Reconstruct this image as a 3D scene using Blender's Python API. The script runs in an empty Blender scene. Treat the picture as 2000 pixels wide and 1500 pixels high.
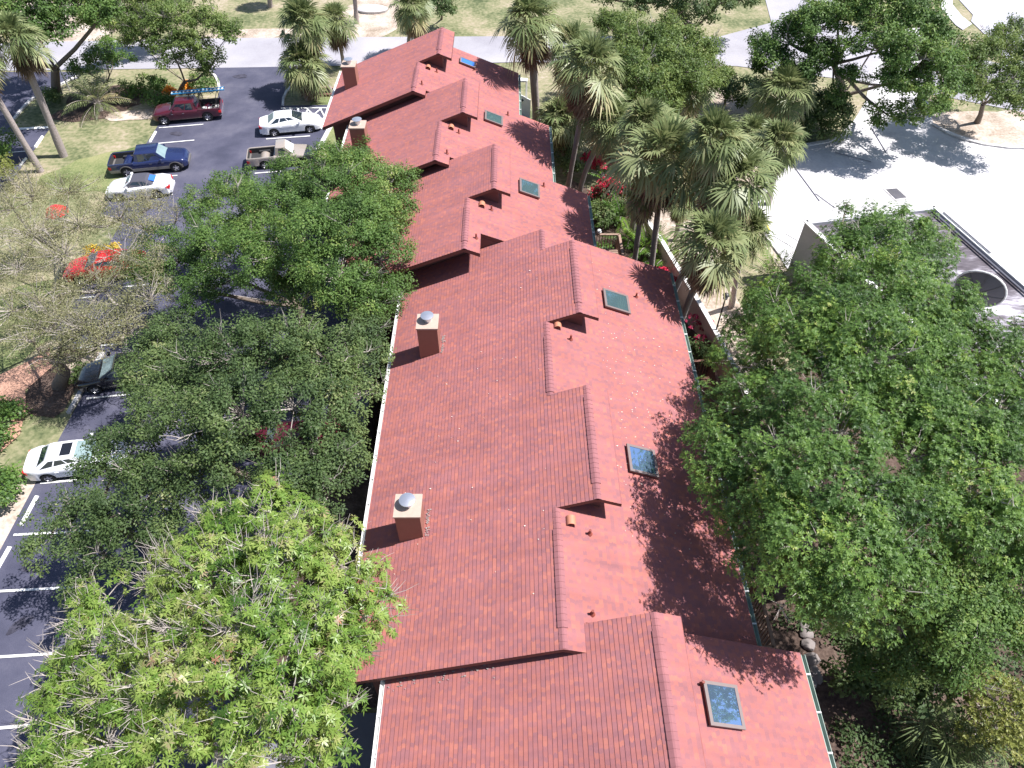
import bpy, math, random
import numpy as np
from mathutils import Vector
R = math.radians
SC = bpy.context.scene
COL = SC.collection
rng = np.random.default_rng(7)
random.seed(5)

# ------------------------------------------------------------------ camera
F, PITCH, CH = 1400.0, R(48.11), 29.0
YAW = math.atan(8*math.cos(PITCH)/F)
def P(u, v, z=0.0):                      # where a sight line meets the level z
    x = (u-1000)/F; y = (750-v)/F
    dx = x; dy = y*math.sin(PITCH)+math.cos(PITCH); dz = y*math.cos(PITCH)-math.sin(PITCH)
    wx = dx*math.cos(YAW)+dy*math.sin(YAW); wy = -dx*math.sin(YAW)+dy*math.cos(YAW)
    t = (z-CH)/dz
    return Vector((wx*t, wy*t, z))
def row(X, Y, Z):
    dx = X*math.cos(YAW)-Y*math.sin(YAW); dy = X*math.sin(YAW)+Y*math.cos(YAW); dz = Z-CH
    fw = dy*math.cos(PITCH)-dz*math.sin(PITCH); up = dy*math.sin(PITCH)+dz*math.cos(PITCH)
    return 750-F*up/fw, F/fw
def zfor(b, v):                          # height above b seen at row v
    lo, hi = 0.0, 26.0
    for _ in range(40):
        m = (lo+hi)/2
        if row(b[0], b[1], m)[0] > v: lo = m
        else: hi = m
    return lo
def PR(u, v, xa, lift=0.0):              # on the right-hand slope of a roof with ridge at xa
    z = 7.0
    for _ in range(50):
        p = P(u, v, z+lift); z = 8.5-0.4*(p.x-xa)
    return Vector((p.x, p.y, z))

cam = bpy.data.cameras.new('camera'); co = bpy.data.objects.new('camera', cam); COL.objects.link(co)
co.location = (0, 0, CH); co.rotation_euler = (math.pi/2-PITCH, 0, -YAW)
cam.sensor_width = 36; cam.lens = 36*F/2000; cam.clip_end = 2000; cam.clip_start = .5
SC.camera = co

# ------------------------------------------------------------------ light
AZ, EL = R(3), R(58)
SC.world = bpy.data.worlds.new('World'); SC.world.use_nodes = True
wn = SC.world.node_tree
bg = wn.nodes['Background']; sky = wn.nodes.new('ShaderNodeTexSky'); sky.sky_type = 'NISHITA'
sky.sun_disc = False; sky.sun_elevation = EL; sky.sun_rotation = R(90)-AZ
wn.links.new(sky.outputs[0], bg.inputs[0]); bg.inputs[1].default_value = 0.085
sl = bpy.data.lights.new('sun', 'SUN'); sl.energy = 5.0; sl.angle = R(.5); sl.color = (1, .965, .95)
so = bpy.data.objects.new('sun', sl); COL.objects.link(so)
sd = Vector((math.cos(AZ)*math.cos(EL), math.sin(AZ)*math.cos(EL), math.sin(EL)))
so.rotation_euler = sd.to_track_quat('Z', 'Y').to_euler(); so.location = (30, 0, 60)
SC.view_settings.view_transform = 'Standard'; SC.view_settings.look = 'None'
SC.view_settings.exposure = 0.84; SC.view_settings.gamma = 1
SC.cycles.max_bounces = 5; SC.cycles.diffuse_bounces = 2; SC.cycles.glossy_bounces = 2; SC.cycles.transmission_bounces = 2; SC.cycles.transparent_max_bounces = 4
SC.cycles.sample_clamp_indirect = 6

# ------------------------------------------------------------------ materials
def nodes(name):
    m = bpy.data.materials.new(name); m.use_nodes = True
    return m, m.node_tree.nodes, m.node_tree.links, m.node_tree.nodes['Principled BSDF']
def mat(name, c, rough=.6, metal=0, var=.12, scale=6., bump=0., coat=0, spec=None):
    m, n, l, b = nodes(name)
    b.inputs['Roughness'].default_value = rough; b.inputs['Metallic'].default_value = metal
    if coat: b.inputs['Coat Weight'].default_value = coat
    if spec is not None: b.inputs['Specular IOR Level'].default_value = spec
    tc = n.new('ShaderNodeTexCoord'); nz = n.new('ShaderNodeTexNoise'); nz.inputs['Scale'].default_value = scale
    nz.inputs['Detail'].default_value = 5; l.new(tc.outputs['Object'], nz.inputs['Vector'])
    mx = n.new('ShaderNodeMix'); mx.data_type = 'RGBA'
    mx.inputs[6].default_value = tuple(x*(1-var) for x in c)+(1,); mx.inputs[7].default_value = tuple(min(1, x*(1+var)) for x in c)+(1,)
    l.new(nz.outputs[0], mx.inputs[0]); l.new(mx.outputs[2], b.inputs['Base Color'])
    if bump:
        bp = n.new('ShaderNodeBump'); bp.inputs['Strength'].default_value = bump; bp.inputs['Distance'].default_value = .05
        l.new(nz.outputs[0], bp.inputs['Height']); l.new(bp.outputs[0], b.inputs['Normal'])
    return m
def ramp(n, stops):
    r = n.new('ShaderNodeValToRGB'); e = r.color_ramp.elements
    while len(e) < len(stops): e.new(.5)
    for k, (p, c) in enumerate(stops): e[k].position = p; e[k].color = tuple(c)+(1,)
    return r
def math_(n, l, op, a, b=None):
    x = n.new('ShaderNodeMath'); x.operation = op
    for i, q in enumerate((a, b)):
        if q is None: continue
        if isinstance(q, (int, float)): x.inputs[i].default_value = q
        else: l.new(q, x.inputs[i])
    return x.outputs[0]
def patchy(name, stops, scale=.25, fine=14., rough=.9, bump=.3, fine_amt=.35, detail=6, stretch=None):
    m, n, l, b = nodes(name); b.inputs['Roughness'].default_value = rough
    b.inputs['Specular IOR Level'].default_value = .25
    tc = n.new('ShaderNodeTexCoord'); src = tc.outputs['Object']
    if stretch:
        mp = n.new('ShaderNodeMapping'); mp.inputs['Scale'].default_value = stretch[:3]; mp.inputs['Rotation'].default_value = (0, 0, stretch[3])
        l.new(src, mp.inputs[0]); src = mp.outputs[0]
    a = n.new('ShaderNodeTexNoise'); a.inputs['Scale'].default_value = scale; a.inputs['Detail'].default_value = detail; a.inputs['Roughness'].default_value = .62
    f = n.new('ShaderNodeTexNoise'); f.inputs['Scale'].default_value = fine; f.inputs['Detail'].default_value = 4
    l.new(src, a.inputs['Vector']); l.new(src, f.inputs['Vector'])
    s = math_(n, l, 'MULTIPLY', math_(n, l, 'SUBTRACT', f.outputs[0], .5), fine_amt)
    s = math_(n, l, 'ADD', a.outputs[0], s)
    r = ramp(n, stops); l.new(s, r.inputs[0]); l.new(r.outputs[0], b.inputs['Base Color'])
    bp = n.new('ShaderNodeBump'); bp.inputs['Strength'].default_value = bump; bp.inputs['Distance'].default_value = .06
    l.new(f.outputs[0], bp.inputs['Height']); l.new(bp.outputs[0], b.inputs['Normal'])
    return m
def leafmat(name, stops, trans=.25, rough=.45):
    m, n, l, b = nodes(name); b.inputs['Roughness'].default_value = rough
    b.inputs['Specular IOR Level'].default_value = .3
    at = n.new('ShaderNodeAttribute'); at.attribute_name = 'tint'
    r = ramp(n, stops); l.new(at.outputs['Fac'], r.inputs[0]); l.new(r.outputs[0], b.inputs['Base Color'])
    t = n.new('ShaderNodeBsdfTranslucent'); hs = n.new('ShaderNodeHueSaturation'); hs.inputs['Value'].default_value = 1.5
    hs.inputs['Hue'].default_value = .48
    l.new(r.outputs[0], hs.inputs['Color']); l.new(hs.outputs[0], t.inputs[0])
    mx = n.new('ShaderNodeMixShader'); mx.inputs[0].default_value = trans
    l.new(b.outputs[0], mx.inputs[1]); l.new(t.outputs[0], mx.inputs[2]); l.new(mx.outputs[0], n['Material Output'].inputs[0])
    return m
def shingle(name):
    m, n, l, b = nodes(name); b.inputs['Roughness'].default_value = .85; b.inputs['Specular IOR Level'].default_value = .2
    uv = n.new('ShaderNodeUVMap'); sx = n.new('ShaderNodeSeparateXYZ'); l.new(uv.outputs[0], sx.inputs[0])
    crs = math_(n, l, 'FLOOR', sx.outputs[1])
    wn1 = n.new('ShaderNodeTexWhiteNoise'); wn1.noise_dimensions = '1D'; l.new(crs, wn1.inputs['W'])
    y = math_(n, l, 'ADD', math_(n, l, 'MULTIPLY', sx.outputs[0], 7.6), math_(n, l, 'MULTIPLY', wn1.outputs[0], 7))
    wob = n.new('ShaderNodeTexNoise'); wob.noise_dimensions = '2D'; wob.inputs['Scale'].default_value = 2.3
    l.new(uv.outputs[0], wob.inputs['Vector']); y = math_(n, l, 'ADD', y, math_(n, l, 'MULTIPLY', wob.outputs[0], 1.1))
    tab = math_(n, l, 'FLOOR', y)
    cb = n.new('ShaderNodeCombineXYZ'); l.new(tab, cb.inputs[0]); l.new(crs, cb.inputs[1])
    wn2 = n.new('ShaderNodeTexWhiteNoise'); wn2.noise_dimensions = '2D'; l.new(cb.outputs[0], wn2.inputs['Vector'])
    r = ramp(n, [(0, (.262, .112, .120)), (.3, (.300, .121, .122)), (.62, (.328, .124, .116)), (.88, (.352, .130, .112)), (1, (.395, .146, .116))])
    l.new(wn2.outputs[0], r.inputs[0])
    big = n.new('ShaderNodeTexNoise'); big.inputs['Scale'].default_value = .7; big.inputs['Detail'].default_value = 5
    tc = n.new('ShaderNodeTexCoord'); l.new(tc.outputs['Object'], big.inputs['Vector'])
    gr = n.new('ShaderNodeTexNoise'); gr.inputs['Scale'].default_value = 90; l.new(tc.outputs['Object'], gr.inputs['Vector'])
    hs = n.new('ShaderNodeHueSaturation'); l.new(r.outputs[0], hs.inputs['Color'])
    mp = n.new('ShaderNodeMapping'); mp.inputs['Scale'].default_value = (.22, 2.6, .22); l.new(tc.outputs['Object'], mp.inputs[0])
    stk = n.new('ShaderNodeTexNoise'); stk.inputs['Scale'].default_value = 1.3; stk.inputs['Detail'].default_value = 6; l.new(mp.outputs[0], stk.inputs['Vector'])
    val = math_(n, l, 'ADD', math_(n, l, 'MULTIPLY', big.outputs[0], .35), math_(n, l, 'MULTIPLY', gr.outputs[0], .5))
    val = math_(n, l, 'ADD', val, math_(n, l, 'MULTIPLY', stk.outputs[0], .38))
    l.new(math_(n, l, 'ADD', val, .40), hs.inputs['Value'])
    l.new(hs.outputs[0], b.inputs['Base Color'])
    bp = n.new('ShaderNodeBump'); bp.inputs['Strength'].default_value = .35; bp.inputs['Distance'].default_value = .01
    l.new(gr.outputs[0], bp.inputs['Height']); l.new(bp.outputs[0], b.inputs['Normal'])
    return m

M = {}
M['shingle'] = shingle('red_shingles')
M['fascia'] = mat('brown_fascia', (.13, .045, .035), .7, var=.2)
M['wall'] = mat('redbrown_siding', (.15, .060, .052), .8, var=.15, scale=3)
M['chim'] = mat('chimney_siding', (.27, .115, .085), .8, var=.12, scale=3)
M['crown'] = mat('chimney_crown', (.42, .32, .26), .7, var=.15)
M['galv'] = mat('galvanised', (.62, .63, .68), .35, .8, var=.1)
M['white'] = mat('white_paint', (.78, .78, .76), .5, var=.06)
M['gutterg'] = mat('green_gutter', (.28, .36, .31), .5, var=.25, scale=1.5)
M['glass'] = mat('skylight_glass', (.20, .34, .38), .03, .75, var=.05)
M['glassn'] = mat('sky_tinted_skylight_glass', (.30, .46, .72), .02, .85, var=.03)  # blue of the reflected sky mixed into the near panes' base colour
M['glassb'] = mat('sky_coloured_glass', (.06, .22, .75), .15, .3, var=.1)  # bright blue reflection painted as the glass colour
M['frame'] = mat('bronze_frame', (.17, .13, .125), .5, .0, var=.1)
M['copper'] = mat('orange_vent_paint', (.50, .20, .12), .6)
M['darkred'] = mat('dark_red_pipe', (.22, .05, .035), .6)
M['asphalt'] = patchy('asphalt', [(.3, (.050, .052, .082)), (.5, (.075, .076, .113)), (.68, (.112, .110, .147))], .35, 40, .85, .25)
M['bedstain'] = patchy('oil_stain', [(.4, (.035, .034, .05)), (.62, (.07, .068, .095))], 2.5, 12, .7, .1)
M['conc'] = patchy('concrete_lot', [(.28, (.36, .35, .36)), (.42, (.48, .47, .48)), (.55, (.56, .545, .55)), (.7, (.64, .62, .63))], .33, 6, .9, .1, .35)
M['road'] = patchy('pale_road', [(.3, (.27, .26, .29)), (.5, (.34, .33, .36)), (.7, (.40, .385, .41))], .12, 9, .9, .1, .25)
M['greyroad'] = patchy('grey_road', [(.3, (.36, .36, .42)), (.7, (.46, .45, .50))], .12, 9, .9, .1, .25)
M['grass'] = patchy('dry_lawn', [(.28, (.07, .09, .04)), (.40, (.14, .155, .075)), (.50, (.22, .215, .12)), (.60, (.29, .255, .165)), (.74, (.38, .32, .25))], .22, 3.2, .95, .6, .55)
M['green'] = patchy('green_lawn', [(.30, (.075, .105, .035)), (.5, (.155, .185, .075)), (.7, (.25, .25, .12))], .4, 7., .95, .6, .5)
M['sand'] = patchy('sandy_soil', [(.3, (.24, .19, .14)), (.48, (.40, .33, .27)), (.7, (.56, .49, .43))], .5, 5, .95, .4, .5)
M['mulch'] = patchy('mulch', [(.3, (.045, .03, .026)), (.5, (.095, .065, .052)), (.7, (.18, .13, .105))], .8, 9, .95, .6, .5)
M['brickpath'] = mat('pink_path', (.42, .24, .17), .85, var=.25, scale=2)
M['kerb'] = patchy('kerb_concrete', [(.3, (.40, .38, .37)), (.6, (.66, .64, .63))], 1.5, 12, .9, .1)
M['paint'] = patchy('road_paint', [(.28, (.25, .25, .27)), (.42, (.72, .72, .70)), (.7, (.80, .80, .78))], 2.5, 20, .8, .05)
M['yellow'] = patchy('yellow_paint', [(.3, (.45, .36, .05)), (.6, (.60, .48, .06))], 2, 12, .8, .05)
M['bark'] = mat('bark', (.17, .135, .11), .95, var=.4, scale=9, bump=.6)
M['palmbark'] = mat('palm_trunk', (.33, .28, .265), .95, var=.3, scale=10, bump=.6)
M['twig'] = mat('grey_twig', (.36, .32, .29), .9, var=.3, scale=4)
M['wood'] = mat('deck_wood', (.30, .20, .15), .8, var=.25, scale=5)
M['darkwood'] = mat('dark_deck_wood', (.16, .075, .055), .8, var=.25, scale=5)
M['stucco'] = mat('beige_stucco', (.66, .53, .44), .9, var=.12, scale=1.5)
M['cap'] = mat('wall_cap', (.70, .68, .66), .8, var=.1)
M['black'] = mat('black_metal', (.02, .02, .022), .5)
M['tyre'] = mat('tyre', (.018, .018, .02), .85)
M['rim'] = mat('alloy', (.55, .55, .58), .3, .8)
M['carglass'] = mat('car_glass', (.02, .03, .04), .05, var=.1, coat=1, spec=.8)
M['paleglass'] = mat('sunlit_car_glass', (.22, .30, .31), .08, var=.3, scale=2, coat=1)  # paler copy of car_glass, sunlight put into its colour
M['carwhite'] = mat('white_car_paint', (.80, .81, .84), .3, var=.02, coat=1)
M['carblue'] = mat('blue_car_paint', (.018, .028, .10), .25, .2, var=.05, coat=1)
M['carred'] = mat('maroon_car_paint', (.085, .010, .022), .28, .1, var=.05, coat=1)
M['brightred'] = mat('bright_red_paint', (.55, .025, .022), .3, var=.05, coat=1)
M['cartan'] = mat('tan_car_paint', (.40, .345, .30), .3, .2, var=.04, coat=1)
M['carblack'] = mat('black_car_paint', (.012, .012, .016), .25, var=.05, coat=1)
M['cladding'] = mat('grey_cladding', (.20, .19, .18), .5, .3)
M['soft'] = mat('soft_top', (.06, .06, .08), .8, var=.15)
M['bedliner'] = mat('bed_liner', (.03, .03, .032), .8)
M['redlamp'] = mat('red_lens', (.6, .02, .02), .2)
M['lens'] = mat('clear_lens', (.7, .72, .75), .12, coat=1)
M['blueladder'] = mat('ladder_rail', (.05, .32, .60), .4)
M['chrome'] = mat('chrome', (.7, .7, .72), .2, .9)
M['dish'] = mat('dish_panel', (.15, .145, .16), .6, var=.1)
M['rock'] = mat('rock', (.24, .21, .20), .9, var=.35, bump=.5)
M['slate'] = mat('grey_blue_wall', (.16, .16, .19), .85, var=.1)
M['litter'] = mat('pale_litter', (.70, .60, .52), .9)
M['oak'] = leafmat('oak_leaves', [(0, (.040, .080, .020)), (.45, (.092, .170, .040)), (.8, (.155, .24, .058)), (.97, (.26, .31, .08)), (1, (.38, .36, .22))], .32, .55)
M['darkoak'] = leafmat('dark_oak_leaves', [(0, (.040, .072, .028)), (.5, (.088, .140, .046)), (.9, (.155, .21, .07)), (1, (.30, .32, .15))], .30, .58)
M['olive'] = leafmat('bright_crown_leaves', [(0, (.036, .080, .026)), (.4, (.092, .172, .044)), (.75, (.16, .27, .06)), (.95, (.28, .38, .075)), (1, (.38, .42, .15))], .38)
M['mango'] = leafmat('mango_leaves', [(0, (.052, .115, .024)), (.3, (.145, .25, .045)), (.58, (.25, .345, .08)), (.78, (.35, .39, .14)), (.90, (.38, .31, .19)), (.98, (.40, .26, .18)), (1, (.48, .20, .13))], .36, .35)
M['sparse'] = leafmat('thin_grey_leaves', [(0, (.11, .12, .055)), (.4, (.20, .205, .095)), (.8, (.29, .275, .15)), (1, (.34, .30, .23))], .3)
M['palm'] = leafmat('palm_fronds', [(0, (.075, .11, .045)), (.4, (.165, .21, .085)), (.75, (.27, .295, .14)), (1, (.48, .42, .22))], .25, .4)
M['deadpalm'] = leafmat('dead_fronds', [(0, (.11, .07, .045)), (.5, (.22, .16, .11)), (1, (.36, .28, .20))], .15, .8)
M['areca'] = leafmat('areca_fronds', [(0, (.04, .10, .018)), (.5, (.11, .23, .035)), (1, (.26, .38, .06))], .35, .35)
M['redflower'] = leafmat('red_bracts', [(0, (.05, .08, .03)), (.44, (.07, .09, .04)), (.48, (.50, .02, .05)), (1, (.72, .05, .11))], .3)
M['orange'] = leafmat('orange_leaves', [(0, (.55, .22, .02)), (.5, (.75, .34, .03)), (1, (.85, .18, .05))], .3)
M['croton'] = leafmat('croton_leaves', [(0, (.16, .16, .03)), (.5, (.55, .40, .04)), (1, (.75, .50, .05))], .2)
M['light'] = leafmat('light_green_leaves', [(0, (.05, .09, .022)), (.4, (.115, .175, .045)), (.8, (.20, .265, .075)), (1, (.34, .36, .15))], .35, .55)
M['yelbush'] = leafmat('yellow_green_leaves', [(0, (.11, .14, .03)), (.5, (.26, .29, .08)), (1, (.42, .40, .16))], .35)
M['pinkti'] = leafmat('pink_leaves', [(0, (.10, .03, .04)), (.5, (.35, .03, .08)), (1, (.75, .06, .16))], .3)

# ------------------------------------------------------------------ object helpers
def mesh_obj(name, v, f, m, parent=None, smooth=False, uv=None, tint=None):
    me = bpy.data.meshes.new(name)
    if isinstance(v, np.ndarray):
        f = np.asarray(f, dtype=np.int32); k = f.shape[1]
        me.vertices.add(len(v)); me.vertices.foreach_set('co', v.astype(np.float32).ravel())
        me.loops.add(f.size); me.loops.foreach_set('vertex_index', f.ravel())
        me.polygons.add(len(f)); me.polygons.foreach_set('loop_start', np.arange(0, f.size, k, dtype=np.int32))
        me.update(calc_edges=True)
    else:
        me.from_pydata([tuple(a) for a in v], [], f); me.update()
    if uv is not None:
        l = me.uv_layers.new(name='UVMap'); l.data.foreach_set('uv', np.asarray(uv, dtype=np.float32).ravel())
    if tint is not None:
        a = me.attributes.new('tint', 'FLOAT', 'FACE'); a.data.foreach_set('value', np.asarray(tint, dtype=np.float32))
    if smooth:
        me.polygons.foreach_set('use_smooth', [True]*len(me.polygons))
        if smooth is not True: me.set_sharp_from_angle(angle=R(smooth))
    if m is not None: me.materials.append(M[m] if isinstance(m, str) else m)
    o = bpy.data.objects.new(name, me); COL.objects.link(o)
    if parent: o.parent = parent
    return o
def tag(o, label=None, cat=None, group=None, kind=None):
    if label: o['label'] = label
    if cat: o['category'] = cat
    if group: o['group'] = group
    if kind: o['kind'] = kind
    return o
def thing(name, label, cat, loc=(0, 0, 0), rz=0, group=None):
    o = bpy.data.objects.new(name, None); COL.objects.link(o); o.location = loc; o.rotation_euler = (0, 0, rz)
    o.empty_display_size = .1
    return tag(o, label, cat, group)
def copy_tree(o, parent=None):
    c = o.copy(); COL.objects.link(c)
    if parent: c.parent = parent
    for ch in [x for x in bpy.data.objects if x.parent == o]: copy_tree(ch, c)
    return c

class MB:
    def __init__(s): s.v = []; s.f = []
    def add(s, vs, fs):
        b = len(s.v); s.v += [tuple(a) for a in vs]; s.f += [tuple(i+b for i in q) for q in fs]; return s
    def box(s, x0, x1, y0, y1, z0, z1):
        return s.add([(x, y, z) for z in (z0, z1) for x, y in ((x0, y0), (x1, y0), (x1, y1), (x0, y1))],
                     [(3, 2, 1, 0), (4, 5, 6, 7), (0, 1, 5, 4), (1, 2, 6, 5), (2, 3, 7, 6), (3, 0, 4, 7)])
    def hexa(s, b, t):                   # four bottom, four top points
        return s.add(list(b)+list(t), [(3, 2, 1, 0), (4, 5, 6, 7), (0, 1, 5, 4), (1, 2, 6, 5), (2, 3, 7, 6), (3, 0, 4, 7)])
    def bar(s, a, b, w, h):              # square bar from a to b
        a, b = Vector(a), Vector(b); d = (b-a).normalized()
        sd_ = d.cross(Vector((0, 0, 1)));
        if sd_.length < 1e-3: sd_ = Vector((1, 0, 0))
        sd_.normalize(); up = sd_.cross(d).normalized()
        q = lambda p: [p-sd_*w/2-up*h/2, p+sd_*w/2-up*h/2, p+sd_*w/2+up*h/2, p-sd_*w/2+up*h/2]
        return s.add(q(a)+q(b), [(0, 1, 2, 3), (7, 6, 5, 4), (0, 4, 5, 1), (1, 5, 6, 2), (2, 6, 7, 3), (3, 7, 4, 0)])
    def tube(s, pts, rad, k=8, cap=True):
        pts = [Vector(p) for p in pts]; b = len(s.v); n = len(pts); ref = None
        for i, p in enumerate(pts):
            d = (pts[min(i+1, n-1)]-pts[max(i-1, 0)]).normalized()
            if ref is None: ref = Vector((1, 0, 0)) if abs(d.x) < .8 else Vector((0, 1, 0))
            a = d.cross(ref).normalized(); c = d.cross(a).normalized(); ref = c.cross(d)*-1 if False else ref
            r = rad[i] if isinstance(rad, (list, tuple)) else rad
            for j in range(k):
                t = 2*math.pi*j/k; s.v.append(tuple(p+a*math.cos(t)*r+c*math.sin(t)*r))
        for i in range(n-1):
            for j in range(k):
                j2 = (j+1) % k; s.f.append((b+i*k+j, b+i*k+j2, b+(i+1)*k+j2, b+(i+1)*k+j))
        if cap: s.f.append(tuple(b+j for j in range(k))[::-1]); s.f.append(tuple(b+(n-1)*k+j for j in range(k)))
        return s
    def lathe(s, prof, k=20, c=(0, 0, 0), axis='z'):
        b = len(s.v); n = len(prof)
        for r, z in prof:
            for j in range(k):
                t = 2*math.pi*j/k; x, y = r*math.cos(t), r*math.sin(t)
                s.v.append((c[0]+x, c[1]+y, c[2]+z) if axis == 'z' else (c[0]+x, c[1]+z, c[2]+y))
        for i in range(n-1):
            for j in range(k):
                j2 = (j+1) % k; s.f.append((b+i*k+j, b+i*k+j2, b+(i+1)*k+j2, b+(i+1)*k+j))
        return s
    def build(s, name, m, parent=None, smooth=False): return mesh_obj(name, s.v, s.f, m, parent, smooth)

# ------------------------------------------------------------------ ground
IDX = [0]
def LZ(lev): IDX[0] += 1; return lev*.010+IDX[0]*.0004
def sheet(name, px, m, lev, kind='structure', label=None, z=None):
    pts = [P(u, v) for u, v in px]; z = LZ(lev)
    o = mesh_obj(name, [(p.x, p.y, z) for p in pts], [tuple(range(len(pts)))], m)
    return tag(o, label, None, None, kind)
def blob(name, u, v, rx, ry, m, lev, rot=0, n=28, amp=.25):
    c = P(u, v); pts = []; z_ = LZ(lev)
    ph = [random.random()*6 for _ in range(4)]
    for k in range(n):
        t = 2*math.pi*k/n; r = 1+amp*(math.sin(2*t+ph[0])+.6*math.sin(3*t+ph[1])+.5*math.sin(5*t+ph[2])+.3*math.sin(9*t+ph[3]))/1.6
        x, y = rx*r*math.cos(t), ry*r*math.sin(t)
        pts.append((c.x+x*math.cos(rot)-y*math.sin(rot), c.y+x*math.sin(rot)+y*math.cos(rot), z_))
    return tag(mesh_obj(name, pts, [tuple(range(n))], m), kind='structure')
tag(mesh_obj('ground', [(-400, -200, 0), (400, -200, 0), (400, 600, 0), (-400, 600, 0)], [(0, 1, 2, 3)], 'grass'), kind='structure')
def wsheet(name, pts, m, lev):
    z_ = LZ(lev); return tag(mesh_obj(name, [(x, y, z_) for x, y in pts], [tuple(range(len(pts)))], m), kind='structure')
# the cross road
wsheet('road', [(-90, 63.2), (-50, 63.6), (-23.7, 64.3), (1.6, 65.3), (20.5, 64.4), (32, 61), (46, 54), (52, 60), (38, 69), (33, 74), (36, 95), (50, 150), (42, 150), (29, 96), (26, 74), (20, 70.6), (1.2, 70.9), (-25.2, 70.6), (-48.2, 69.6), (-90, 69)], 'road', 4)
sheet('road', [(1925, -80), (1868, -5), (1900, 30), (1896, 42), (1925, 70), (1990, 150), (2300, 330), (2500, 200), (2300, -80)], 'greyroad', 5)
sheet('sidewalk', [(1832, -20), (1860, -30), (1860, 10), (1878, 32), (1898, 48), (1880, 60), (1866, 50), (1838, 18)], 'conc', 7)
# parking lot
LOT = [(-23.0, 4), (-22.9, 28.6), (-26.4, 29.6), (-26.4, 41.2), (-28.25, 41.6), (-28.2, 55.2), (-26.4, 56.6)]+[tuple(P(*q_))[:2] for q_ in ((424, 196), (429, 176), (427, 162), (421, 150), (410, 139), (393, 131), (400, 128), (640, 128), (612, 137), (588, 158), (572, 167), (560, 180), (554, 193), (553, 207))]+[(-14.0, 57.4), (-14.6, 47), (-12.6, 44), (-12.4, 36), (-9.6, 33), (-9.6, 4)]
wsheet('parking_lot', LOT, 'asphalt', 3)
sheet('parking_lot', [(-160, 141), (150, 141), (155, 152), (105, 172), (62, 196), (22, 242), (28, 254), (99, 250), (60, 303), (25, 352), (-60, 440), (-200, 440)], 'asphalt', 3)
sheet('concrete_lot', [(1484, 446), (1478, 400), (1500, 345), (1562, 285), (1600, 279), (1632, 270), (1665, 240), (1690, 200), (1700, 150), (1745, 60), (1800, 55), (1800, 150), (1822, 243), (1870, 264), (1930, 282), (2000, 290), (2300, 300), (2400, 700), (1990, 800), (1600, 620)], 'conc', 6)
wsheet('garden_bed', [(9, 1), (34, 1), (36, 20), (24, 27.5), (19, 29.5), (13.2, 25), (12.4, 27), (9, 26)], 'mulch', 2)
wsheet('garden_bed', [(8.6, 2), (8.3, 28.5), (4.5, 28.8), (4.5, 35), (2.3, 36), (2.3, 42), (4.5, 46), (9.1, 41), (10.6, 34), (12.6, 26), (12, 15), (12, 2)], 'mulch', 3)
blob('garden_bed', 1290, 480, 3.2, 4.5, 'sand', 1)
blob('sand_patch', 1400, 620, 2.2, 5.0, 'sand', 3, .25)
blob('sand_patch', 725, 25, 3.2, 6.5, 'sand', 1, .1)
blob('sand_patch', 140, 40, 4, 7, 'sand', 1, .6)
blob('sand_patch', 500, 66, 5, 1.2, 'sand', 1)
blob('sand_patch', 1440, 560, 3.2, 9, 'grass', 1)
blob('sand_patch', 1480, 330, 3, 12, 'sand', 1)
blob('sand_patch', 1340, 470, 2.5, 3, 'sand', 1)
blob('sand_patch', 1420, 100, 4, 2.5, 'sand', 1)
blob('sand_patch', 1950, 250, 6, 3.5, 'sand', 2)
blob('mulch_bed', 205, 200, 4.2, 2.6, 'mulch', 2, .3)
blob('mulch_bed', 285, 222, 3.0, 1.0, 'sand', 3, .2)
blob('green_lawn', 245, 330, 5.0, 3.4, 'green', 1)
blob('green_lawn', 20, 640, 3, 3.5, 'green', 2)
blob('green_lawn', 640, 240, 2.2, 5.5, 'green', 2)
blob('mulch_bed', 110, 745, 1.7, 2.2, 'mulch', 3)
blob('mulch_bed', 168, 720, 1.0, 1.4, 'sand', 4)
blob('mulch_bed', 30, 1010, 1.6, 3.2, 'sand', 2)
blob('mulch_bed', 640, 905, 1.6, 2.6, 'mulch', 2)
# garden path in the lower left
sheet('path', [(-120, 800), (-10, 738), (60, 705), (98, 680), (106, 715), (60, 755), (0, 800), (-120, 860)], 'brickpath', 5)
sheet('path', [(24, 770), (50, 748), (52, 800), (40, 850), (-30, 915), (-60, 905), (10, 850), (30, 810)], 'brickpath', 6)

def kerb(name, px, w=.15, h=.13, m='kerb', world=False):
    pts = [Vector((a, b, 0)) for a, b in px] if world else [P(u, v) for u, v in px]
    mb = MB(); n = len(pts); L = []; Rr = []
    for i, p in enumerate(pts):
        d = (pts[min(i+1, n-1)]-pts[max(i-1, 0)]).normalized(); s_ = Vector((-d.y, d.x, 0))*w/2
        L.append(p+s_); Rr.append(p-s_)
    for i in range(n-1):
        mb.hexa([L[i], Rr[i], Rr[i+1], L[i+1]], [q+Vector((0, 0, h)) for q in (L[i], Rr[i], Rr[i+1], L[i+1])])
    return tag(mb.build(name, m), kind='structure')
kerb('kerb', [(155, 148), (130, 161), (105, 173), (85, 181), (60, 197), (42, 216), (22, 241)], .22)
kerb('kerb', [(395, 132), (410, 139), (421, 150), (427, 162), (429, 176)], .2)
kerb('kerb', [(588, 158), (572, 167), (560, 180), (554, 193), (553, 207)], .2)
kerb('kerb', [(-14.0, 57.4), (-14.3, 53.6), (-14.8, 49), (-14.7, 46)], .3, .16, world=True)
kerb('kerb', [(-23.1, 24.0), (-23.0, 28.4)], .22, .14, world=True)
kerb('kerb', [(1562, 288), (1590, 283), (1615, 279), (1634, 270)], .3, .18)
kerb('kerb', [(1820, 245), (1850, 262), (1880, 274), (1920, 284), (1965, 290), (2010, 292), (2100, 294)], .3, .18)
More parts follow.
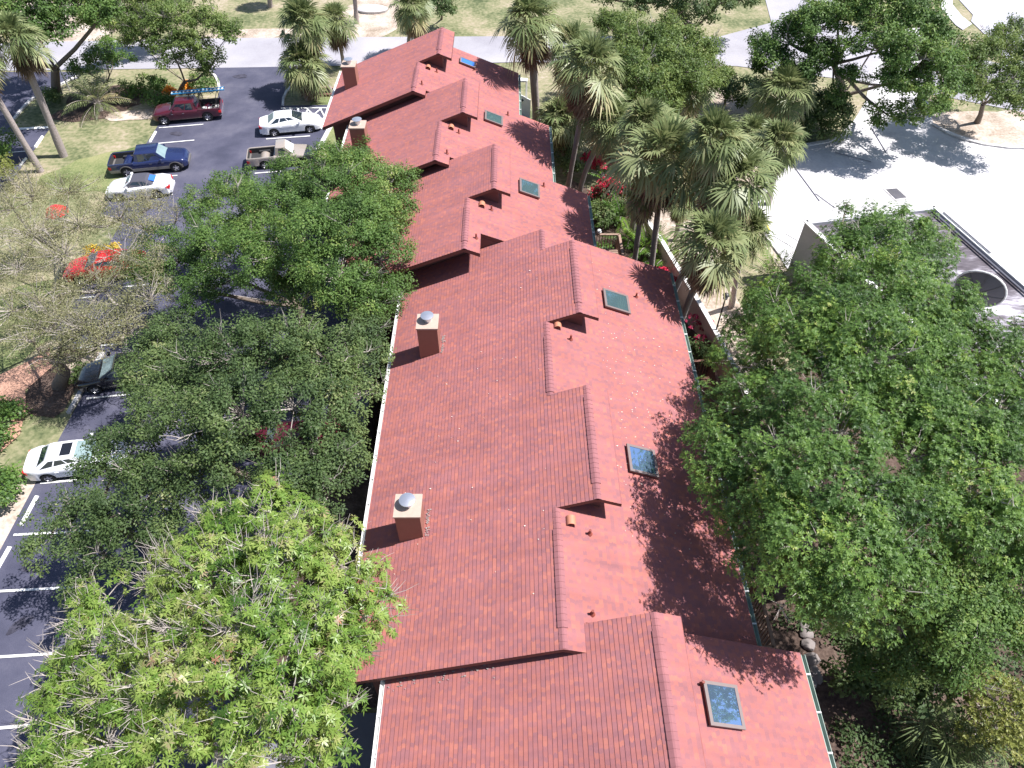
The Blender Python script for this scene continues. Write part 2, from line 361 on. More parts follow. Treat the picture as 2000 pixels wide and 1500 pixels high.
kerb('kerb', [(1482, 444), (1500, 468), (1530, 508)], .22, .14)

for k, (u, v, s_) in enumerate([(345, 262, .5), (330, 300, .45), (560, 300, .5), (60, 1110, .4), (40, 1220, .45), (95, 1000, .3), (470, 150, .6), (250, 545, .5), (610, 470, .6)]): blob('oil_stain', u, v, s_, s_*.6, 'bedstain', 4, k)
def line(px, w=.11, m='paint', lev=5, name='bay_line'):
    (a, b) = [P(*q) for q in px]; d = (b-a).normalized(); s_ = Vector((-d.y, d.x, 0))*w/2; z = Vector((0, 0, LZ(lev)+.002))
    return tag(mesh_obj(name, [a+s_+z, a-s_+z, b-s_+z, b+s_+z], [(0, 1, 2, 3)], m), kind='structure')
for q in [((311, 251), (398, 244)), ((292, 283), (380, 275)), ((275, 316), (352, 309)), ((255, 350), (347, 344)), ((222, 390), (338, 381)), ((240, 562), (315, 555)), ((150, 585), (190, 580)),
          ((145, 682), (240, 672)), ((170, 780), (270, 770)), ((80, 945), (165, 938)), ((28, 1046), (205, 1037)), ((0, 1156), (155, 1148)), ((-30, 1286), (120, 1277)), ((-60, 1428), (60, 1418)), ((230, 712), (320, 700)),
          ((520, 273), (606, 267)), ((498, 340), (560, 335)), ((625, 212), (640, 240)), ((0, 301), (61, 296)), ((205, 640), (260, 634)), ((400, 900), (455, 893)), ((490, 845), (528, 872))]:
    line(q)
for q in [((549, 213), (640, 212)), ((600, 214), (625, 237)), ((628, 213), (610, 228)), ((596, 226), (602, 215))]: line(q, .13)
line(((27, 254), (98, 250)), .35)
for q in [((1500, 460), (1565, 450)), ((1512, 462), (1552, 486)), ((1536, 458), (1560, 472))]: line(q, .16, 'paint', 7)
for q in [((1592, 380), (1630, 408)), ((1530, 300), (1600, 395)), ((1630, 300), (1700, 318)), ((1700, 250), (1730, 300))]: line(q, .06, 'asphalt', 7, 'joint')
def wheel_stop(a, b, m='white', name='wheel_stop', label=None):
    a, b = P(*a), P(*b); d = (b-a).normalized(); s_ = Vector((-d.y, d.x, 0)); z = .13
    mb = MB(); c = .09; t = .05
    mb.hexa([a+s_*c, a-s_*c, b-s_*c, b+s_*c], [a+s_*t+d*.05+Vector((0, 0, z)), a-s_*t+d*.05+Vector((0, 0, z)), b-s_*t-d*.05+Vector((0, 0, z)), b+s_*t-d*.05+Vector((0, 0, z))])
    return tag(mb.build(name, m), label, 'wheel stop', 'concrete wheel stops in the parking bays')
wheel_stop((305, 258), (293, 279), label='white wheel stop in the empty bay between the maroon and the blue pickup')
wheel_stop((84, 267), (69, 289), label='pale wheel stop in the upper left lot behind the palm trunk')
wheel_stop((52, 310), (40, 325), label='short pale wheel stop next to the leaning palm trunk at the left edge')
wheel_stop((182, 745), (170, 768), label='white wheel stop in front of the black car under the trees')
wheel_stop((74, 969), (42, 1028), label='white wheel stop in the bay just below the white car with the sunroof')
wheel_stop((21, 1068), (-14, 1130), label='white wheel stop at the left edge, second below the white car with the sunroof')
ys = wheel_stop((1489, 430), (1503, 453), 'yellow', label='yellow painted wheel stop on the white concrete by the palms')
# drain grate in the concrete lot
g = thing('drain_grate', 'dark rectangular drain grate set in the white concrete lot', 'drain', P(1748, 379))
gp = [P(1729, 372)-P(1748, 379), P(1750, 370)-P(1748, 379), P(1770, 388)-P(1748, 379), P(1748, 391)-P(1748, 379)]
cx = [q*1.25 for q in gp]
mesh_obj('frame', [(q.x, q.y, .094) for q in cx], [(0, 3, 2, 1)], 'kerb', g)
mb = MB(); mb.hexa([(q.x, q.y, .02) for q in gp], [(q.x, q.y, .104) for q in gp]); mb.build('pit', 'asphalt', g)
mb = MB()
for k in range(9):
    t = (k+.5)/9; a = gp[0].lerp(gp[3], t); b = gp[1].lerp(gp[2], t); mb.bar((a.x, a.y, .115), (b.x, b.y, .115), .05, .02)
mb.build('grate', 'cladding', g)

# ------------------------------------------------------------------ town houses
SL, ZA, DC = .4, 8.5, .143*.928       # slope, height of the lower ridge, course width in plan
ZB = ZA+SL*1.33
def plane_courses(V, Fc, UV, xt, x0, x1, y0, y1, sgn):
    """strips of shingle between plan positions x0 (upper) and x1 (lower); xt = ridge x; sgn -1 left slope, +1 right"""
    zt = lambda x: (ZB-SL*abs(x-xt[0])) if xt[1] == 'B' else (ZA-SL*abs(x-xt[0]))
    k0 = int(math.floor(abs(x0-xt[0])/DC)); k1 = int(math.ceil(abs(x1-xt[0])/DC))
    ny = max(1, int((y1-y0)/2.0))
    for k in range(k0, k1):
        a = max(k*DC, abs(x0-xt[0])); b = min((k+1)*DC, abs(x1-xt[0]))
        if b-a < .01: continue
        xa, xb = xt[0]+sgn*a, xt[0]+sgn*b
        t = .016
        for j in range(ny):
            ya = y0+(y1-y0)*j/ny; yb = y0+(y1-y0)*(j+1)/ny
            i = len(V); w = lambda: random.uniform(-.002, .002)
            V += [(xa, ya, zt(xa)+.002), (xa, yb, zt(xa)+.002), (xb, yb, zt(xb)+t), (xb, ya, zt(xb)+t), (xb, ya, zt(xb)-.002), (xb, yb, zt(xb)-.002)]
            fs = [(i, i+1, i+2, i+3), (i+3, i+2, i+5, i+4)]
            if sgn < 0: fs = [f for f in fs]
            else: fs = [f[::-1] for f in fs]
            off = 500 if sgn > 0 else 0
            uvm = {i: (ya, off+k+.02), i+1: (yb, off+k+.02), i+2: (yb, off+k+.98), i+3: (ya, off+k+.98), i+4: (ya, off+k+.99), i+5: (yb, off+k+.99)}
            for f in fs:
                Fc.append(f); UV += [uvm[q] for q in f]
def slab(mb, x0, z0, x1, z1, y0, y1, th=.2):
    mb.hexa([(x0, y0, z0-th), (x1, y0, z1-th), (x1, y1, z1-th), (x0, y1, z0-th)], [(x0, y0, z0-.004), (x1, y0, z1-.004), (x1, y1, z1-.004), (x0, y1, z0-.004)])
def ridge_cap(parent, name, x, z, y0, y1, lift, w, m='shingle'):
    V = []; Fc = []; UV = []; n = max(2, int((y1-y0)/.2))
    for k in range(n):
        a = y0+(y1-y0)*k/n; b = y0+(y1-y0)*(k+1)/n; e = .006 if k % 2 else 0
        i = len(V); q = z+lift
        for yy, ee in ((a, .014), (b, .0)):
            V += [(x-w, yy, q-SL*w+ee), (x-.03, yy, q-.004+ee), (x+.03, yy, q-.004+ee), (x+w, yy, q-SL*w+ee), (x-w, yy, z-SL*w-.01), (x+w, yy, z-SL*w-.01)]
        for f in [(i, i+1, i+7, i+6), (i+1, i+2, i+8, i+7), (i+2, i+3, i+9, i+8), (i+4, i, i+6, i+10), (i+3, i+5, i+11, i+9), (i+4, i+5, i+3, i+2, i+1, i)]:
            Fc.append(f[::-1] if len(f) == 4 else f); UV += [(.1+.004*k, 903.5)]*len(f)
        if k == n-1:
            Fc.append((i+6, i+7, i+8, i+9, i+11, i+10)); UV += [(.1, 903.5)]*6
    return mesh_obj(name, V, Fc, m, parent, uv=UV)
def gutter(parent, x, z, y0, y1, sgn, m):
    mb = MB(); w = .14; s = sgn
    prof = [(0, 0), (0, -.11), (s*.09, -.12), (s*w, -.03), (s*w, .01), (s*(w-.015), .01), (s*(w-.015), -.03), (s*.085, -.10), (s*.015, -.09), (s*.015, 0)]
    n = len(prof); pts = [(x+a, y, z+b) for y in (y0, y1) for a, b in prof]
    fs = [(i, (i+1) % n, n+(i+1) % n, n+i) for i in range(n)]+[tuple(range(n))[::-1], tuple(range(n, 2*n))]; nf_ = len(fs)
    mb.add(pts, fs); k = y0+.9
    while k < y1-.2:
        mb.box(min(x, x+s*w), max(x, x+s*w), k-.025, k+.025, z-.03, z+.02); k += 1.15
    g_ = mb.build('gutter', m, parent); g_.data.materials.append(M['white'])
    for p_ in g_.data.polygons: p_.material_index = 0 if p_.index < nf_ else 1
def chimney(parent, x0, y0, ztop, w=.86):
    mb = MB(); zb = 5.6; mb.box(x0, x0+w, y0, y0+w, zb, ztop)
    c = mb.build('chimney', 'chim', parent)
    mb = MB(); mb.box(x0-.035, x0+w+.035, y0-.035, y0+w+.035, ztop-.02, ztop+.05); mb.build('chimney_crown', 'crown', c)
    cx_, cy = x0+w*.5, y0+w*.55
    mb = MB(); mb.lathe([(.16, 0), (.16, .22), (.19, .22), (.19, .26), (.16, .28)], 20, (cx_, cy, ztop+.05)); mb.lathe([(.27, .27), (.285, .28), (.28, .295), (.15, .325), (.0, .33)], 20, (cx_, cy, ztop+.05)); mb.lathe([(0, .27), (.27, .27)], 20, (cx_, cy, ztop+.05))
    mb.build('chimney_cap', 'galv', c, 25)
    mb = MB(); mb.box(x0+w+.001, x0+w+.12, y0-.05, y0+w+.05, zb, ZA-SL*0 if False else zb+.01)
def skylight(parent, px, xa, glass='glass', dark=False):
    q = [PR(u, v, xa, .12) for u, v in px]; cx_ = sum((a.x for a in q))/4; cy = sum((a.y for a in q))/4
    wx = abs((q[1].x+q[2].x)/2-(q[0].x+q[3].x)/2)/2; wy = abs((q[0].y+q[1].y)/2-(q[2].y+q[3].y)/2)/2
    z = lambda x: ZA-SL*(x-xa)
    n = Vector((SL, 0, 1)).normalized()
    def ring(w0, w1, h): return [Vector((cx_+sx*w0, cy+sy*w1, z(cx_+sx*w0)))+n*h for sx, sy in ((-1, -1), (1, -1), (1, 1), (-1, 1))]
    mb = MB(); mb.hexa(ring(wx-.03, wy-.03, -.05), ring(wx-.03, wy-.03, .10)); s_ = mb.build('skylight', 'darkred', parent)
    mb = MB(); o, i_ = ring(wx, wy, .10), ring(wx-.10, wy-.10, .10); o2, i2 = ring(wx, wy, .17), ring(wx-.10, wy-.10, .17)
    for k in range(4):
        k2 = (k+1) % 4; mb.add([o[k], o[k2], i_[k2], i_[k], o2[k], o2[k2], i2[k2], i2[k]], [(0, 3, 2, 1), (4, 5, 6, 7), (0, 1, 5, 4), (3, 7, 6, 2)])
    mb.build('frame', 'frame', s_)
    mb = MB(); mb.hexa(ring(wx-.098, wy-.098, .11), ring(wx-.098, wy-.098, .155)); mb.build('pane', glass, s_)
def hood_vent(parent, u, v, xa):
    p = PR(u, v, xa, .1); mb = MB(); pts = []
    k = 9; V = []; r = .15
    for yy in (p.y-.17, p.y+.17):
        for j in range(k):
            t = math.pi*j/(k-1); V.append((p.x+.17*math.cos(t), yy, p.z+.02+r*1.25*math.sin(t)))
    fs = [(j, j+1, k+j+1, k+j) for j in range(k-1)]+[tuple(range(k, 2*k))[::-1]]
    h = mesh_obj('roof_vent', V, fs, 'copper', parent, 50)
    mb.box(p.x-.11, p.x+.11, p.y-.12, p.y+.12, p.z-.1, p.z+.10); mb.build('vent_collar', 'darkred', h)
def pipe(parent, u, v, xa):
    p = PR(u, v, xa, .08); mb = MB(); mb.tube([(p.x, p.y, p.z-.05), (p.x, p.y, p.z+.26)], .045, 8); mb.lathe([(.10, .0), (.06, .06), (.045, .08)], 10, (p.x, p.y, p.z+.02))
    mb.build('vent_pipe', 'darkred', parent, 40)

XAs = [2.86, 1.53, -2.11, -3.98, -5.86]
def house(i, label, y0, y1, yr, wl, bs, vents, north_end=False, near_end=True):
    XA = XAs[i]; XB = XA+1.33; XL = XA-wl; XR = XA+6.5
    t = thing('townhouse', label, 'town house', ((XL+XR)/2, (y0+y1)/2, 0), 0, 'staggered town houses under the red roof')
    t.location = (0, 0, 0)
    V = []; Fc = []; UV = []; fa = MB()
    yn = yr                                     # near rake of the high-lying left part
    zl = lambda x: ZA-SL*(XA-x); zr = lambda x: ZA-SL*(x-XA)
    xt = XA+.72                                 # the rake tip right of the ridge
    plane_courses(V, Fc, UV, (XB, 'B'), XA, XL, yn, y1, -1); slab(fa, XL, zl(XL), XA, ZA, yn, y1)
    plane_courses(V, Fc, UV, (XA, 'A'), XA, XR, y0, y1, 1); slab(fa, XA, ZA, XR, zr(XR), y0, y1)
    if yn < y0-.05:
        plane_courses(V, Fc, UV, (XA, 'A'), XA, xt, yn, y0, 1); slab(fa, XA, ZA, xt, zr(xt), yn, y0)
    for (ba, bb) in bs:
        plane_courses(V, Fc, UV, (XB, 'B'), XB, XA, ba, bb, -1); slab(fa, XA+.02, zl(XA+.02), XB, ZB, ba, bb, .16)
        plane_courses(V, Fc, UV, (XB, 'B'), XB, XB+.82, ba, bb, 1); slab(fa, XB, ZB, XB+.82, ZB-SL*.82, ba, bb, .16)
    mesh_obj('roof', V, Fc, 'shingle', t, uv=UV); fa.build('fascia', 'fascia', t)
    # walls
    wb = MB(); x0, x1 = XL+.45, XR-.5
    wy0, wy1 = max(y0, yn+.9) if near_end else y0, y1-.25
    prof = [(x0, 0), (x1, 0), (x1, zr(x1)-.2), (XA, ZA-.22), (x0, zl(x0)-.2)]
    V2 = [(x, wy0, z) for x, z in prof]+[(x, wy1, z) for x, z in prof]
    wb.add(V2, [(0, 1, 2, 3, 4), (9, 8, 7, 6, 5), (0, 5, 6, 1), (1, 6, 7, 2), (4, 9, 5, 0), (2, 7, 8, 3), (3, 8, 9, 4)])
    wb.build('wall', 'wall', t)
    for (ba, bb) in bs:                          # pop-up clerestory walls
        w = MB(); xw = XB+.2; wa = ba+.4; pb = [(XA+.05, ZA-.3), (xw, zr(xw)-.1), (xw, ZB-SL*.2-.15), (XB, ZB-.16), (XA+.05, ZA-.15)]
        w.add([(x, wa, z) for x, z in pb]+[(x, bb-.1, z) for x, z in pb], [(0, 1, 2, 3, 4), (9, 8, 7, 6, 5), (1, 6, 7, 2)])
        w.build('clerestory_wall', 'wall', t)
        ridge_cap(t, 'ridge_cap', XB, ZB, ba, bb, .010, .13)
        ridge_cap(t, 'ridge_vent', XB, ZB, ba+.62, bb-.55 if bb-ba > 4.5 else bb-.35, .036, .155)
    for (a, b) in vents['ridge']: ridge_cap(t, 'ridge_vent', XA, ZA, a, b, .036, .155)
    for (a, b) in vents['cap']: ridge_cap(t, 'ridge_cap', XA, ZA, a, b, .010, .13)
    gutter(t, XL-.01, zl(XL)+.0, yn+.03, y1-.05, -1, 'white'); gutter(t, XR+.01, zr(XR), y0+.05, y1-.05, 1, 'gutterg')
    for u, v in vents.get('hood', []): hood_vent(t, u, v, XA)
    for u, v in vents.get('pipe', []): pipe(t, u, v, XA)
    for k_, px in enumerate(vents.get('sky', [])): skylight(t, px, XA, 'glassn' if (i == 1 and k_ == 0) else vents.get('glass', 'glass'))
    for (x, y, z) in vents.get('chim', []): chimney(t, x, y, z)
    for (ya, yb) in vents.get('win', []):
        w = MB(); w.box(XL+.40, XL+.46, ya, yb, 3.4, 4.7); q = w.build('window', 'white', t)
        w = MB(); w.box(XL+.38, XL+.41, ya+.08, yb-.08, 3.48, 4.62); w.build('pane', 'carglass', q)
    return t
house(0, 'nearest town house, its roof cut off by the lower edge of the photo', -3, 8.98, -3, 6.85, [(4.05, 8.98)],
      dict(ridge=[(-2, 3)], cap=[(-3, 4)], pipe=[(1372, 1336)], sky=[[(1370, 1330), (1435, 1338), (1452, 1425), (1383, 1418)]], glass='glassn', chim=[(-2.6, 3.0, 8.1)], win=[(2, 3.5), (6, 7.4)]), near_end=False)
house(1, 'long double town house in the middle with two chimneys on its left slope', 9.02, 28.3, 8.1, 6.84, [(12.85, 17.85), (21.85, 26.75)],
      dict(ridge=[(8.75, 12.05), (17.98, 21.0)], cap=[(8.12, 12.9), (17.8, 21.9), (26.7, 28.3)], hood=[(1115, 1017), (1089, 635)], pipe=[(1152, 1041), (1157, 1198), (1115, 661), (1243, 578)],
           sky=[[(1221, 868), (1274, 879), (1284.5, 929.5), (1228.5, 924)], [(1174, 562), (1225, 579.5), (1228.5, 613), (1181, 599)]], chim=[(-3.93, 12.82, 7.99), (-3.93, 21.86, 8.1)], win=[(14, 15.6), (18, 19.5), (24, 25.5)]))
house(2, 'town house just beyond the long double one, the third skylight from the far end', 28.34, 35.2, 26.8, 6.5, [(30.93, 35.2)],
      dict(ridge=[(27.4, 30.2)], cap=[(26.8, 31)], hood=[(941, 399)], pipe=[(960, 408), (930, 463), (1062, 362)], sky=[[(1013, 349), (1052, 360), (1052, 387), (1013, 374)]], chim=[(-7.4, 30.6, 8.0)]))
house(3, 'second town house from the far end, its chimney rising beside the oak', 35.24, 42.88, 34.45, 6.2, [(38.62, 42.88)],
      dict(ridge=[(35.0, 37.8)], cap=[(34.45, 38.7)], hood=[(881, 248)], pipe=[(896, 258), (873, 298), (992, 223)], sky=[[(946, 215), (981, 229), (980, 246), (944.5, 233)]], chim=[(-9.25, 38.6, 8.05)]))
house(4, 'farthest town house at the road end, with the bright blue skylight', 42.92, 50.3, 42.3, 5.94, [(46.25, 50.3)],
      dict(ridge=[(42.8, 45.6)], cap=[(42.3, 46.3)], hood=[(836, 131)], pipe=[(853, 139), (824, 163)], sky=[[(897, 111), (928, 122.5), (927.5, 134), (896.5, 121)]], glass='glassb', chim=[(-10.95, 46.6, 8.0)]))
# leaf litter caught on the roof
V = []; Fc = []
for k in range(260):
    if k < 190: x, y = 4.4+random.gauss(0, 1.5), 19.5+random.gauss(0, 3.2)
    else: x, y = random.uniform(-4, 7.5), random.uniform(9.5, 27)
    if not (1.8 < x < 7.8) and k < 190: continue
    if 1.4 < x < 3.8: continue
    z = (ZA-SL*abs(x-1.53))+.028; s_ = random.uniform(.010, .026); a = random.random()*6
    i = len(V)
    for q in range(4): V.append((x+s_*math.cos(a+q*1.57)*(1.6 if q % 2 else .7), y+s_*math.sin(a+q*1.57), z+random.uniform(0, .008)))
    Fc.append((i, i+1, i+2, i+3))
tag(mesh_obj('leaf_litter', V, Fc, 'litter'), 'tiny pale leaf litter scattered over the middle red roof', 'litter', None, 'stuff')


V = []; Fc = []
for k in range(420):
    if k < 300: x, y = random.uniform(-3.9, -.6)+random.gauss(0, .2), 8.9-abs(random.gauss(.45, .25))
    elif k < 360: x, y = -3.0+abs(random.gauss(.03, .06)), random.uniform(12.8, 13.9)
    else: x, y = -3.0+abs(random.gauss(.03, .06)), random.uniform(21.8, 22.9)
    z = (ZA-SL*abs(x-(2.86 if k < 300 else 1.53)))+.03; s_ = random.uniform(.012, .03); a_ = random.random()*6; i = len(V)
    for q in range(4): V.append((x+s_*math.cos(a_+q*1.57)*(1.8 if q % 2 else .6), y+s_*math.sin(a_+q*1.57), z+random.uniform(0, .015)))
    Fc.append((i, i+1, i+2, i+3))
tag(mesh_obj('leaf_litter', V, Fc, 'rock'), 'brown leaf litter gathered below the gable and beside the chimneys', 'litter', None, 'stuff')
# ------------------------------------------------------------------ foliage
def unit(a): return a/np.maximum(np.linalg.norm(a, axis=-1, keepdims=True), 1e-6)
def quads(p, d, s, L, W, droop, midf=.5):
    """leaf quads: base, side, tip, side"""
    up = np.array([0, 0, 1.0])
    mid = p+d*(L*midf)[:, None]; tip = p+d*L[:, None]-up*(droop*L)[:, None]
    v = np.stack([p, mid+s*(W/2)[:, None], tip, mid-s*(W/2)[:, None]], 1).reshape(-1, 3)
    f = np.arange(len(v)).reshape(-1, 4)
    return v, f
def scatter(c, out, rad, per, L, W, tint0, rg, flat=.5):
    n = len(c); k = per; C = np.repeat(c, k, 0); O = np.repeat(out, k, 0); Rd = np.repeat(rad, k)
    off = unit(rg.normal(size=(n*k, 3)))*(rg.random(n*k)**.5)[:, None]*Rd[:, None]; off[:, 2] *= .75
    p = C+off
    nrm = unit(O*.35+np.array([0, 0, 1])*flat+off/Rd[:, None]*.9+rg.normal(size=(n*k, 3))*.28)
    r = rg.normal(size=(n*k, 3)); d = unit(r-nrm*(r*nrm).sum(1, keepdims=True)+unit(off)*.5); s = unit(np.cross(nrm, d))
    l = L*(.7+.6*rg.random(n*k)); w = W*(.7+.6*rg.random(n*k))
    v, f = quads(p, d, s, l, w, np.full(n*k, .1)); t = np.clip(np.repeat(tint0, k)+rg.normal(size=n*k)*.08, 0, 1)
    return v, f, t
def rosette(c, out, rad, per, leaves, L, W, tint0, rg, droop=.3, splay=.5):
    n = len(c); k = per; C = np.repeat(c, k, 0); O = np.repeat(out, k, 0); Rd = np.repeat(rad, k)
    off = unit(rg.normal(size=(n*k, 3))+O*.6)*(rg.random(n*k)**.45)[:, None]*Rd[:, None]; off[:, 2] *= .8
    p = C+off; ax = unit(O*.35+np.array([0, 0, 1])*.6+off/Rd[:, None]*.9+rg.normal(size=(n*k, 3))*.15)
    a0 = unit(np.cross(ax, rg.normal(size=(n*k, 3)))); b0 = np.cross(ax, a0)
    m = leaves; A = np.repeat(a0, m, 0); B = np.repeat(b0, m, 0); X = np.repeat(ax, m, 0); Pp = np.repeat(p, m, 0)
    th = np.tile(np.arange(m)*2*np.pi/m, n*k)+rg.normal(size=n*k*m)*.25
    rd = A*np.cos(th)[:, None]+B*np.sin(th)[:, None]; tg = -A*np.sin(th)[:, None]+B*np.cos(th)[:, None]
    sp = splay*(.5+rg.random(n*k*m)); d = unit(rd+X*sp[:, None])
    l = L*(.7+.55*rg.random(n*k*m)); w = W*(.8+.4*rg.random(n*k*m))
    v, f = quads(Pp, d, tg, l, w, droop*(.4+rg.random(n*k*m)), .55)
    t = np.clip(np.repeat(np.repeat(tint0, k)+rg.normal(size=n*k)*.09, m)+rg.normal(size=n*k*m)*.05, 0, 1)
    return v, f, t
def join(parts):
    vs, fs, ts = [], [], []; b = 0
    for v, f, t in parts: vs.append(v); fs.append(f+b); ts.append(t); b += len(v)
    return np.concatenate(vs), np.concatenate(fs), np.concatenate(ts)
STYLE = {   # leaf kind: builder
    'oak':   dict(m='oak', per=120, L=.115, W=.065, kind='s', cr=.42, dens=1.0),
    'doak':  dict(m='darkoak', per=120, L=.115, W=.062, kind='s', cr=.42, dens=1.0),
    'far':   dict(m='oak', per=60, L=.20, W=.11, kind='s', cr=.45, dens=.9),
    'fard':  dict(m='darkoak', per=60, L=.21, W=.12, kind='s', cr=.48, dens=.9),
    'farb':  dict(m='olive', per=60, L=.19, W=.10, kind='s', cr=.45, dens=.9),
    'bright': dict(m='olive', per=24, L=.115, W=.042, kind='r', lv=6, cr=.44, dens=.95, droop=.15, splay=.5),
    'mango': dict(m='mango', per=11, L=.175, W=.045, kind='r', lv=8, cr=.38, dens=.95, droop=.4, splay=.3),
    'sparse': dict(m='sparse', per=52, L=.085, W=.04, kind='s', cr=.42, dens=.8),
    'yel':   dict(m='yelbush', per=9, L=.13, W=.05, kind='r', lv=6, cr=.34, dens=1.1, droop=.1, splay=1.),
    'redf':  dict(m='redflower', per=50, L=.14, W=.10, kind='s', cr=.26, dens=1.4),
    'orf':   dict(m='orange', per=40, L=.18, W=.11, kind='s', cr=.28, dens=1.4),
    'farl': dict(m='light', per=60, L=.18, W=.095, kind='s', cr=.40, dens=.9),
    'cro': dict(m='croton', per=36, L=.16, W=.10, kind='s', cr=.24, dens=1.3),
    'dotd':  dict(m='darkoak', per=40, L=.20, W=.10, kind='s', cr=.35, dens=1.2),
}
NL = [0]
def n3(q, nf):
    s = np.zeros(len(q))
    for k_, p_ in nf: s = s+np.sin(q@k_+p_)
    return s/2.6
def tree(name, label, cat, base, lobes, style, group=None, trunk_r=.22, twigs=.5, bare=0.0, seed=1, fork=.4, bark='bark', pack=1.0, low=-.25, leafy_twig=True):
    """base pixel on the ground; lobes (u, v, height, radius in photo pixels[, flat])"""
    rg = np.random.default_rng(seed); st = STYLE[style]; b = P(*base)
    t = thing(name, label, cat, tuple(b), 0, group)
    cs = []
    for lb in lobes:
        p = P(lb[0], lb[1], lb[2]); s = row(p.x, p.y, p.z)[1]; r = lb[3]/s; cs.append((p-b, r, (lb[4] if len(lb) > 4 else .75)))
    nf = [(rg.normal(size=3), rg.random()*6.28) for _ in range(7)]; nf = [(k_/np.linalg.norm(k_)*w_, p_) for (k_, p_), w_ in zip(nf, (3.2, 3.8, 4.4, 2.4, 5.5, 6.5, 2.0))]
    C = np.array([list(c[0]) for c in cs]); RR = np.array([c[1] for c in cs])
    parts = []; clumps = []
    for i, (c, r, fl) in enumerate(cs):
        n = max(8, int(4.2*r*r*st['dens']*pack/(st['cr']**2)*1.25))
        d = unit(rg.normal(size=(n*2, 3))); d = d[d[:, 2] > low][:n]
        wob = 1+.16*np.sin(3.1*d[:, 0]*2+i)+.13*np.sin(5.3*d[:, 1]*2+2*i)+.1*np.sin(9*d[:, 2]+i)
        q0 = np.array(list(c))+d*r*np.array([1, 1, fl])
        nz = n3(q0, nf)
        out_ = rg.random(len(d)) < .10
        rr = r*wob*np.where(rg.random(len(d)) < .72, .84+.2*rg.random(len(d)), .35+.5*rg.random(len(d)))
        rr = rr*(1+.17*nz)+np.where(out_, .25+.25*rg.random(len(d)), 0)*np.minimum(1, r)
        q = np.array(list(c))+d*rr[:, None]*np.array([1, 1, fl])
        keep = (n3(q, nf) > -.30-.5*rg.random(len(q))) | (rg.random(len(q)) < .12)
        for j in range(len(cs)):
            if j == i: continue
            e = (q-C[j])/(RR[j]*np.array([1, 1, cs[j][2]])); keep &= (np.linalg.norm(e, axis=1) > .62)
        keep &= q[:, 2] > .15
        q = q[keep]; d = d[keep]
        clumps.append((q, d, np.full(len(q), i)))
    Q = np.concatenate([c[0] for c in clumps]); D = np.concatenate([c[1] for c in clumps]); I = np.concatenate([c[2] for c in clumps])
    tint = np.clip(.44+rg.normal(size=len(Q))*.15+.12*np.sin(Q[:, 0]*.8+Q[:, 1]*.6+seed)+.10*n3(Q, nf), .03, .93)
    leafy = rg.random(len(Q)) > bare
    ql, dl, tl = Q[leafy], D[leafy], tint[leafy]; cr = st['cr']*(.7+.6*rg.random(len(ql)))
    if st['kind'] == 's': v, f, tt = scatter(ql, dl, cr, st['per'], st['L'], st['W'], tl, rg)
    else: v, f, tt = rosette(ql, dl, cr, st['per'], st['lv'], st['L'], st['W'], tl, rg, st['droop'], st['splay'])
    mesh_obj('crown', v, f, st['m'], t, tint=tt); NL[0] += len(f)
    # wood
    mb = MB(); top = C.mean(0); fk = Vector((top[0]*.35, top[1]*.35, max(.5, C[:, 2].min()*fork)))
    k1 = 8
    mb.tube([(0, 0, -.05), (fk.x*.3+.05, fk.y*.3, fk.z*.4), tuple(fk)], [trunk_r*1.35, trunk_r, trunk_r*.85], k1)
    E = [Vector(c)-Vector((0, 0, r*fl*.3)) for c, r, fl in cs]; nodes_ = [(fk, 0.0)]; par = {}; order = sorted(range(len(E)), key=lambda i: (E[i]-fk).length)
    for i in order:
        bj = min(range(len(nodes_)), key=lambda j: (nodes_[j][0]-E[i]).length+.45*nodes_[j][1])
        par[i] = bj; nodes_.append((E[i], nodes_[bj][1]+(nodes_[bj][0]-E[i]).length))
    idx = {i: k+1 for k, i in enumerate(order)}; cnt = [1]*(len(E)+1)
    for i in reversed(order): cnt[par[i]] += cnt[idx[i]]
    tot = cnt[0]
    for i in order:
        s0 = nodes_[par[i]][0]; e = E[i]; ra = trunk_r*max(.16, .85*math.sqrt(cnt[idx[i]]/tot)); ln = (e-s0).length
        mid = s0.lerp(e, .5)+Vector((rg.normal()*.08*ln, rg.normal()*.08*ln, -.06*ln))
        mb.tube([tuple(s0-(e-s0).normalized()*ra*.5), tuple(mid), tuple(e)], [ra, ra*.85, ra*.6], 6)
    mb.build('trunk', bark, t, 60)
    if twigs > 0:
        mb = MB()
        for i in order: mb.tube([tuple(nodes_[par[i]][0]), tuple(Vector(cs[i][0])-Vector((0, 0, cs[i][1]*.2)))], [.02, .015], 3, False)
        sel = rg.random(len(Q)) < np.where(leafy, twigs, 1.0)
        for q, d, i, lf in zip(Q[sel], D[sel], I[sel], leafy[sel]):
            e = Vector(cs[i][0])-Vector((0, 0, cs[i][1]*.2)); q = Vector(q); m1 = e.lerp(q, .55)+Vector((rg.normal()*.12, rg.normal()*.12, rg.normal()*.08))
            q2 = q+Vector(d)*.18
            mb.tube([tuple(e), tuple(m1), tuple(q2)], [.026, .017, .006], 3, False)
            if not lf or bare > .15:
                for _ in range(7 if not lf else 3):
                    s0 = m1.lerp(q2, .1+.85*rg.random()); dv = (q2-m1).normalized()*.30+Vector((rg.normal(), rg.normal(), abs(rg.normal())*.9+.1)).normalized()*(.2+.3*rg.random())
                    a = s0+dv*.5+Vector((rg.normal()*.04, rg.normal()*.04, -.03)); mb.tube([tuple(s0), tuple(a), tuple(s0+dv*1.15)], [.014, .011, .004], 3, False)
        mb.build('branches', 'twig', t)
    return t

